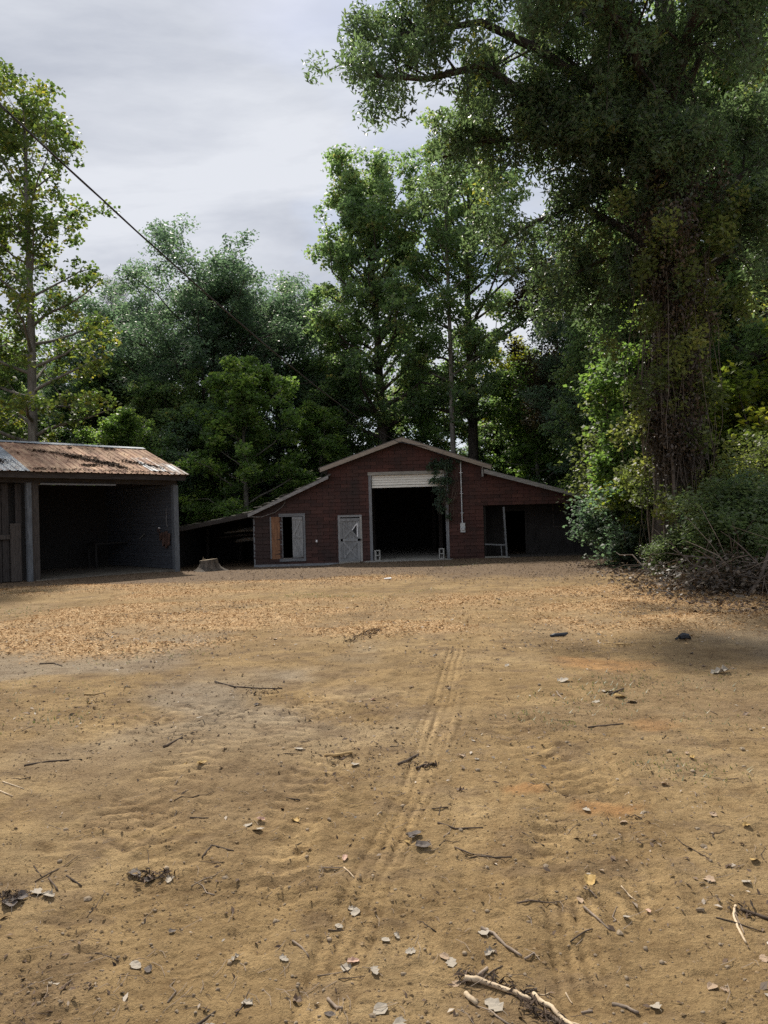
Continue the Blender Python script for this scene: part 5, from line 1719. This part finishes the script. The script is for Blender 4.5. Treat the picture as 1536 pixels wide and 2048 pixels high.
# litter on the shed roof
rp = []
for (x0, y0, x1, y1, n_, sp) in ((-4.3, 1.75, -2.3, 1.05, 260, .09), (-3.3, 1.2, -1.9, .35, 520, .10), (-2.6, .6, -1.7, -.1, 240, .08), (-1.5, .9, -.4, .1, 260, .1), (-3.2, .1, -2.6, .2, 150, .05), (-6.2, .5, -5.6, .3, 240, .16), (-5.0, -.4, -.2, -.45, 200, .06), (-1.5, 2.3, -1.1, 2.35, 60, .05), (-2.8, 2.3, -2.7, 2.2, 30, .05), (-8, 1.6, 0, 1.2, 160, .7)):
    t_ = rng.random(n_)
    x = x0 + (x1 - x0) * t_ + rng.normal(size=n_) * sp; y = np.clip(y0 + (y1 - y0) * t_ + rng.normal(size=n_) * sp, YE, YR - .1)
    rp += [shed_world(a, b, zs(b) + .045) for a, b in zip(x, y)]
rp = np.array(rp)
tag(link('roof_debris', leaf_mesh('roof_debris', M['bark_litter'], rp, .11, rng, .3, .9, rng.random(len(rp)) * .7)), kind='stuff')


# ------------------------------------------------------------------ sticks, each one a thing
def stick(pxs, r, mat, label, cat='stick', group=None, name='stick', lift=1.0):
    pts = []
    for i, (x, y) in enumerate(pxs):
        gx_, gy_ = G(x, y)
        pts.append((gx_, gy_, gz(gx_, gy_) + r * .8 * lift))
    # resample with a little waviness
    fine = []
    rr = random.Random(int(pxs[0][0] * 7 + pxs[0][1]))
    for a, b in zip(pts[:-1], pts[1:]):
        for s in (0, .33, .66):
            fine.append(Vector(a).lerp(Vector(b), s) + Vector((rr.uniform(-1, 1), rr.uniform(-1, 1), rr.uniform(-.2, .5))) * r * .35)
    fine.append(Vector(pts[-1]))
    c = fine[0].copy()
    n = len(fine)
    s_ = MB()
    s_.tube([p - c for p in fine], [r * (1.06 - .35 * i / n) * rr.uniform(.84, 1.12) for i in range(n)], 8)
    o = s_.build(name, M[mat], None, True)
    o.location = c
    return tag(o, label, cat, group)


STICKS = [
    ([(930, 1945), (962, 1944), (1000, 1957), (1030, 1968), (1059, 1981)], .0105, 'stick_pale', 'thick curved barkless stick lying pale on the dirt in front'),
    ([(1063, 1964), (1080, 1983), (1100, 1998), (1125, 2020), (1158, 2054)], .0095, 'stick_pale', 'long straight barkless stick running out of the bottom edge'),
    ([(1092, 2008), (1120, 2033), (1140, 2054)], .008, 'stick_dark', 'dark bark strip beside the long barkless stick'),
    ([(1135, 2027), (1160, 2036), (1184, 2046)], .004, 'stick_pale', 'thin pale twig branching off the long barkless stick'),
    ([(929, 1970), (952, 1993)], .0095, 'stick_pale', 'short pale stub lying below the curved barkless stick'),
    ([(953, 1931), (973, 1915)], .007, 'stick_grey', 'short broken stub above the curved barkless stick'),
    ([(960, 1931), (985, 1921), (1003, 1908)], .003, 'stick_dark', 'fine bent dark twig above the curved barkless stick'),
    ([(1042, 1966), (1071, 1956)], .004, 'stick_grey', 'small twig lying across the end of the curved barkless stick'),
    ([(1066, 1962), (1085, 1966), (1096, 1962)], .002, 'stick_pale', 'hair thin pale twig right of the two barkless sticks'),
    ([(962, 1839), (985, 1850), (1010, 1870), (1041, 1894)], .0068, 'stick_grey', 'grey stick with a dry leaf caught on its upper end'),
    ([(1047, 1898), (1067, 1888)], .004, 'stick_grey', 'short twig touching the lower end of the grey stick'),
    ([(1165, 1803), (1190, 1828), (1216, 1850)], .005, 'stick_grey', 'straight grey brown stick lying alone right of the middle front'),
    ([(1126, 1852), (1150, 1848), (1182, 1845)], .003, 'stick_grey', 'thin twig crossing another by the straight grey brown stick'),
    ([(1138, 1868), (1165, 1855), (1182, 1845)], .003, 'stick_dark', 'thin dark twig of the crossed pair'),
    ([(1478, 1811), (1505, 1819), (1545, 1834)], .008, 'stick_dark', 'dark bark stick leaving the frame at the right'),
    ([(1468, 1806), (1463, 1820), (1472, 1845), (1480, 1860), (1488, 1874)], .0055, 'stick_pale', 'bent forked pale stick at the right edge'),
    ([(1466, 1818), (1478, 1843), (1484, 1857)], .003, 'stick_grey', 'thin prong lying against the bent forked pale stick'),
    ([(1428, 1826), (1460, 1836), (1520, 1850)], .003, 'stick_dark', 'thin dark twig passing under the bent forked stick'),
    ([(797, 1528), (815, 1519), (836, 1508)], .009, 'stick_dark', 'dark bark piece lying slanted in the tyre track'),
    ([(832, 1533), (850, 1528), (873, 1527)], .008, 'stick_dark', 'dark bark piece lying level beside the tyre track'),
    ([(648, 1512), (668, 1512), (704, 1507)], .012, 'stick_yellow', 'yellow split piece of wood left of the tyre track'),
    ([(530, 1508), (580, 1508), (645, 1511)], .003, 'stick_dark', 'long thin twig reaching to the yellow split piece'),
    ([(430, 1366), (470, 1374), (520, 1377), (565, 1377)], .008, 'stick_dark', 'long dark branch lying level on the greyish patch'),
    ([(328, 1495), (345, 1488), (366, 1481)], .009, 'stick_dark', 'short dark stick beside a small pile of pale leaves'),
    ([(170, 1394), (190, 1395), (212, 1391)], .009, 'stick_yellow', 'yellowish stick on the dirt at the left'),
    ([(80, 1330), (110, 1328), (125, 1334)], .008, 'stick_dark', 'bent brown twig far at the left'),
    ([(50, 1532), (100, 1520), (165, 1520)], .007, 'stick_dark', 'brown root like stick at the left edge'),
    ([(1206, 1285), (1230, 1288), (1260, 1291)], .011, 'stick_yellow', 'pale straight stick behind the orange clay patch'),
    ([(1175, 1453), (1210, 1451), (1245, 1449)], .007, 'stick_dark', 'dark level stick among leaves right of the track'),
    ([(1218, 1384), (1232, 1379), (1246, 1373)], .009, 'stick_dark', 'short dark stick beside a yellow leaf'),
    ([(1060, 1564), (1090, 1578), (1135, 1590)], .003, 'stick_dark', 'thin long dark twig right of the tyre tracks'),
    ([(1112, 1379), (1116, 1388), (1126, 1394)], .006, 'stick_grey', 'small hooked grey twig right of the track'),
    ([(405, 1710), (425, 1690), (468, 1700)], .005, 'stick_dark', 'bent dark twig like an open angle at the left front'),
    ([(380, 1637), (418, 1639)], .004, 'stick_dark', 'small straight twig left of the pale leaf pair'),
    ([(586, 1870), (604, 1885), (618, 1898)], .004, 'stick_grey', 'small split twig near the bottom left middle'),
    ([(875, 1640), (910, 1647), (965, 1649)], .005, 'stick_dark', 'curved dark twig above the dark leaf clump'),
    ([(908, 1684), (940, 1696), (983, 1703)], .004, 'stick_dark', 'thin dark stick right of the dark leaf clump'),
    ([(1222, 1988), (1250, 2000), (1274, 2010)], .006, 'stick_grey', 'straight brown stick at the lower right'),
    ([(655, 1975), (672, 1990), (684, 2001)], .006, 'stick_grey', 'split stick near the bottom edge left of centre'),
    ([(385, 2045), (410, 2020), (432, 2005)], .005, 'stick_dark', 'dark curved twig at the bottom edge'),
    ([(650, 1850), (665, 1885), (698, 1922)], .002, 'stick_dark', 'fine long stem crossing the tyre track in front'),
    ([(615, 1729), (650, 1731), (688, 1728)], .003, 'stick_grey', 'level thin twig left of the track'),
    ([(688, 1728), (698, 1738), (708, 1748)], .003, 'stick_pale', 'pale twig bending down from the level thin twig'),
    ([(1165, 1768), (1180, 1776), (1192, 1782)], .003, 'stick_grey', 'tiny twig just below the yellow brown leaf'),
    ([(1240, 1770), (1255, 1780), (1270, 1790)], .003, 'stick_pale', 'thin pale stem right of the yellow brown leaf'),
    ([(1128, 1966), (1136, 1978), (1142, 1986)], .003, 'stick_pale', 'small pale sliver right of the barkless sticks'),
    ([(1160, 2006), (1182, 2003)], .004, 'stick_grey', 'short brown twig near the bottom right of the sticks'),
    ([(8, 1566), (50, 1580)], .004, 'stick_pale', 'pale straw stick at the left edge'),
    ([(0, 1585), (28, 1597)], .004, 'stick_pale', 'second pale straw stick at the left edge'),
    ([(70, 1726), (85, 1742)], .003, 'stick_dark', 'short dark needle twig at the lower left'),
    ([(100, 1745), (118, 1775)], .004, 'stick_dark', 'crossed dark twig at the lower left'),
    ([(135, 1742), (165, 1757)], .004, 'stick_dark', 'dark twig right of the crossed twig at the lower left'),
    ([(1180, 1121), (1172, 1112)], .02, 'stick_grey', 'small stick poking up by the porch end'),
]
for a in STICKS:
    stick(*a)
for k in range(75):
    u = rng.random(); y = 2.3 * (9.5 / 2.3) ** u; x = (rng.random() * 2 - 1) * y * .54
    a = rng.uniform(0, math.pi); ln = rng.uniform(.05, .2) * (1 + .06 * y); r = rng.uniform(.0016, .0042)
    pts = []
    for s in np.linspace(0, 1, 4):
        xx_, yy_ = x + math.cos(a) * ln * s + rng.normal() * .008, y + math.sin(a) * ln * s + rng.normal() * .008
        pts.append(Vector((xx_, yy_, gz(xx_, yy_) + r)))
    c = pts[0].copy()
    s_ = MB(); s_.tube([p - c for p in pts], [r, r * .9, r * .7, r * .4], 5)
    o = s_.build('twig', M[('stick_dark', 'stick_grey', 'stick_dark')[k % 3]], None, True)
    o.location = c
    tag(o, 'small loose twig lying on the bare dirt of the yard', 'twig', 'small twigs strewn over the dirt')


# ------------------------------------------------------------------ dead leaves, each one a thing
def dead_leaf_mesh(seed, mat):
    """a dry leaf: pointed blade, uneven lobed margin, rolled up across its width and bent along its length"""
    rr = random.Random(seed)
    nl, nw = 7, 4
    roll, bend = rr.uniform(.8, 2.4), rr.uniform(-1.2, 1.4)
    lobed = rr.random() < .5
    vs = []
    for i in range(nl):
        t_ = i / (nl - 1)
        hw = (.06 + .36 * math.sin(math.pi * t_ ** .8) ** .8)
        if lobed: hw *= (1.25 if i % 2 else .7)
        hwl, hwr = hw * rr.uniform(.75, 1.2), hw * rr.uniform(.75, 1.2)
        for j in range(nw):
            q = j / (nw - 1) * 2 - 1
            w_ = q * (hwr if q > 0 else hwl)
            a = w_ * roll * 1.6
            y = math.sin(a) / (roll * 1.6); z = (1 - math.cos(a)) / (roll * 1.6)
            b_ = (t_ - .5) * bend
            vs.append(((t_ - .5) * math.cos(b_ * .6), y + rr.uniform(-.02, .02), z + abs(math.sin(b_)) * .22 + rr.uniform(-.025, .035)))
    lo = min(v[2] for v in vs)
    vs = [(x, y, z - lo) for x, y, z in vs]
    fs = [(i * nw + j, i * nw + j + 1, (i + 1) * nw + j + 1, (i + 1) * nw + j) for i in range(nl - 1) for j in range(nw - 1)]
    s_ = MB(); s_.poly(vs, fs)
    p = vs[1]
    s_.tube([(p[0], 0, p[2] + .01), (p[0] - .2, .03, .05), (p[0] - .38, .08, .01)], [.016, .011, .009], 3, cap=False)
    return s_.mesh('dead_leaf', mat)


LM = [[dead_leaf_mesh(200 + 10 * i + j, DEAD[i]) for j in range(4)] for i in range(6)]


def dead_leaf(px, py, col, size, label, group=None, rz=None):
    x, y = G(px, py)
    o = link('dead_leaf', LM[col][random.randrange(4)], None, (x, y, gz(x, y) + .004), (random.uniform(-.25, .25), random.uniform(-.25, .25), random.uniform(0, 6.3) if rz is None else rz), (size * .85, size * .85, size * .7))
    return tag(o, label, 'dead leaf', group)


random.seed(8)
for a in (
    (497, 1646, 0, .075, 'pale grey curled leaf, left one of a pair left of the track'), (516, 1660, 0, .085, 'pale grey curled leaf, lower one of a pair left of the track'), (522, 1643, 3, .06, 'pinkish leaf at the right of the pale leaf pair'),
    (592, 1637, 4, .085, 'orange brown leaf with its shadow left of the track'), (1178, 1759, 4, .1, 'yellow brown leaf casting a dark shadow in the right front'), (690, 1712, 3, .05, 'pink flat leaf left of the tyre track'),
    (701, 1802, 0, .06, 'whitish cupped leaf in the tyre track'), (711, 1811, 0, .06, 'grey leaf touching the whitish cupped leaf'), (678, 1840, 0, .045, 'small grey lump of leaf in the track'), (706, 1903, 3, .06, 'pinkish upright leaf near the bottom middle'),
    (690, 1910, 0, .06, 'dry leaf at the foot of the pinkish upright leaf'), (771, 1866, 0, .05, 'crumpled pale leaf near the bottom middle'), (820, 1893, 0, .05, 'white curled leaf near the bottom middle'), (793, 1858, 0, .04, 'small flat pale leaf above the crumpled one'),
    (900, 1908, 0, .065, 'dry leaf left of the barkless sticks'), (888, 1900, 1, .05, 'tan leaf left of the barkless sticks'), (1305, 1990, 0, .06, 'grey three cornered leaf at the lower right'), (985, 1993, 0, .085, 'large grey ribbed leaf below the curved barkless stick'),
    (912, 1950, 1, .05, 'tan leaf at the butt of the curved barkless stick'), (965, 1846, 0, .07, 'grey leaf caught on the grey stick'), (1415, 1752, 1, .07, 'tan folded leaf with a dark hollow at the right'), (1250, 1826, 0, .04, 'round flat pale leaf right of the straight stick'),
    (1293, 1812, 3, .035, 'small pink leaf at the right front'), (1157, 1792, 1, .05, 'tan leaf just above the straight grey brown stick'), (1438, 1343, 0, .22, 'long pale leaf beside the orange clay patch'), (1125, 1363, 0, .14, 'pale grey leaf left of the grass by the clay patch'),
    (1213, 1378, 0, .15, 'white leaf right beside the short dark stick'), (1238, 1388, 4, .14, 'yellow leaf below the short dark stick'), (1262, 1397, 0, .12, 'whitish leaf right of the yellow leaf'), (1190, 1400, 0, .09, 'small white leaf in the sparse grass'),
    (598, 1498, 0, .10, 'pale leaf above the yellow split wood'), (710, 1532, 0, .09, 'grey flat leaf below the yellow split wood'), (405, 1530, 4, .09, 'yellow leaf among pale crumbs at the left'), (400, 1435, 0, .08, 'small white leaf on the left tread marks'),
    (830, 1668, 5, .10, 'dark crumpled leaf clump right of the track'), (845, 1685, 5, .10, 'lower dark crumpled leaf of the clump right of the track'), (820, 1660, 5, .08, 'upper dark leaf of the clump right of the track'), (813, 1676, 4, .04, 'small yellow leaf left of the dark clump'),
    (270, 1740, 5, .09, 'dark leaf scrap in the small heap at the left front'), (300, 1748, 5, .09, 'dark leaf scrap right in the small heap at the left front'), (340, 1750, 0, .07, 'pale leaf at the right of the small heap'), (272, 1731, 0, .06, 'pale leaf at the top of the small heap'), (302, 1725, 4, .03, 'tiny yellow leaf above the small heap'),
    (80, 1775, 0, .11, 'long white leaf at the lower left'), (100, 1785, 0, .08, 'pale leaf right of the long white leaf'), (20, 1800, 5, .12, 'black leaf heap at the left edge'), (40, 1790, 5, .1, 'dark leaf right in the black heap at the left edge'), (345, 1850, 5, .05, 'dark lump of leaf left of the middle front'),
    (470, 1905, 0, .06, 'grey stone like leaf at the lower left'), (300, 1925, 5, .06, 'dark curled leaf above the lower left corner'), (495, 1985, 0, .06, 'dry leaf at the bottom left middle'), (590, 1978, 2, .06, 'brown leaf at the bottom left middle'), (760, 2005, 0, .07, 'big pale leaf at the bottom middle'), (750, 1930, 0, .05, 'grey leaf scrap right of the pinkish upright leaf'),
    (800, 2035, 0, .07, 'pale leaf at the very bottom middle'), (420, 2035, 0, .05, 'pale leaf at the bottom edge left of centre'), (660, 2012, 5, .05, 'dark leaf clot at the bottom left of centre'), (1505, 1718, 4, .06, 'orange brown leaf at the right edge'), (1245, 1645, 1, .05, 'tan leaf above the right orange soil'), (1172, 1622, 0, .06, 'grey leaf left of the right orange soil'),
):
    dead_leaf(*a)
for k in range(120):
    u = rng.random(); y = 2.35 * (14 / 2.35) ** u; x = (rng.random() * 2 - 1) * y * .55
    if rng.random() > .25 + float(smooth(.42, .62, fbm(np.array([x]), np.array([y]), .8, 4, 97))[0]): continue
    c = int(rng.choice(6, p=[.42, .22, .12, .06, .06, .12])); s = rng.uniform(.024, .045) * (1 + .08 * y)
    o = link('dead_leaf', LM[c][k % 4], None, (x, y, gz(x, y) + .004), (rng.normal() * .2, rng.normal() * .2, rng.uniform(0, 6.3)), (s, s, s))
    tag(o, 'small dry curled leaf scattered on the open dirt', 'dead leaf', 'dry leaves scattered over the dirt')

# pebbles
pm = []
for j in range(3):
    s_ = MB()
    s_.poly((iv * (1 + np.random.default_rng(j).normal(size=(12, 1)) * .2) * np.array([1.2, .9, .65])).tolist(), ifc)
    pm.append(s_.mesh('pebble', M['stone'], True))
for k in range(45):
    u = rng.random(); y = 2.3 * (7 / 2.3) ** u; x = (rng.random() * 2 - 1) * y * .52
    s = rng.uniform(.006, .012) * (1 + .05 * y)
    o = link('pebble', pm[k % 3], None, (x, y, gz(x, y) + s * .25), (0, 0, rng.uniform(0, 6.3)), (s, s, s))
    tag(o, 'little dull stone half pressed into the bare dirt', 'pebble', 'pebbles in the dirt')

# black scraps
x, y = G(1117, 1272)
s_ = MB(); s_.tube([(-.12, 0, .02), (-.05, .01, .03), (.08, .0, .035), (.13, .01, .05)], [.018, .028, .03, .012], 7, flat=.6)
tag(s_.build('plastic_scrap', M['blackplastic'], None, True, loc=(x, y, gz(x, y)), rot=(0, 0, .1)), 'long black plastic scrap behind the orange clay patch', 'plastic scrap')
x, y = G(1366, 1281)
s_ = MB(); s_.tube([(-.05, 0, .04), (.0, .02, .055), (.07, 0, .05)], [.03, .045, .035], 7); s_.tube([(-.1, .0, .02), (-.04, .01, .05)], .015, 5); s_.tube([(.07, 0, .05), (.09, .02, .02)], .02, 5)
tag(s_.build('plastic_scrap', M['blackplastic'], None, False, loc=(x, y, gz(x, y))), 'stubby black lump at the right of the yard', 'plastic scrap')
x, y = G(775, 1161)
s_ = MB(); s_.poly([(-.1, -.05, .01), (.1, -.04, .02), (.09, .06, .03), (-.08, .05, .015), (-.1, -.05, 0), (.1, -.04, 0), (.09, .06, 0), (-.08, .05, 0)], [(0, 1, 2, 3), (0, 4, 5, 1), (1, 5, 6, 2), (2, 6, 7, 3), (3, 7, 4, 0)])
tag(s_.build('paper_scrap', M['white_trim'], None, False, loc=(x, y, gz(x, y) + .01)), 'white scrap lying on the ground before the garage opening', 'litter')
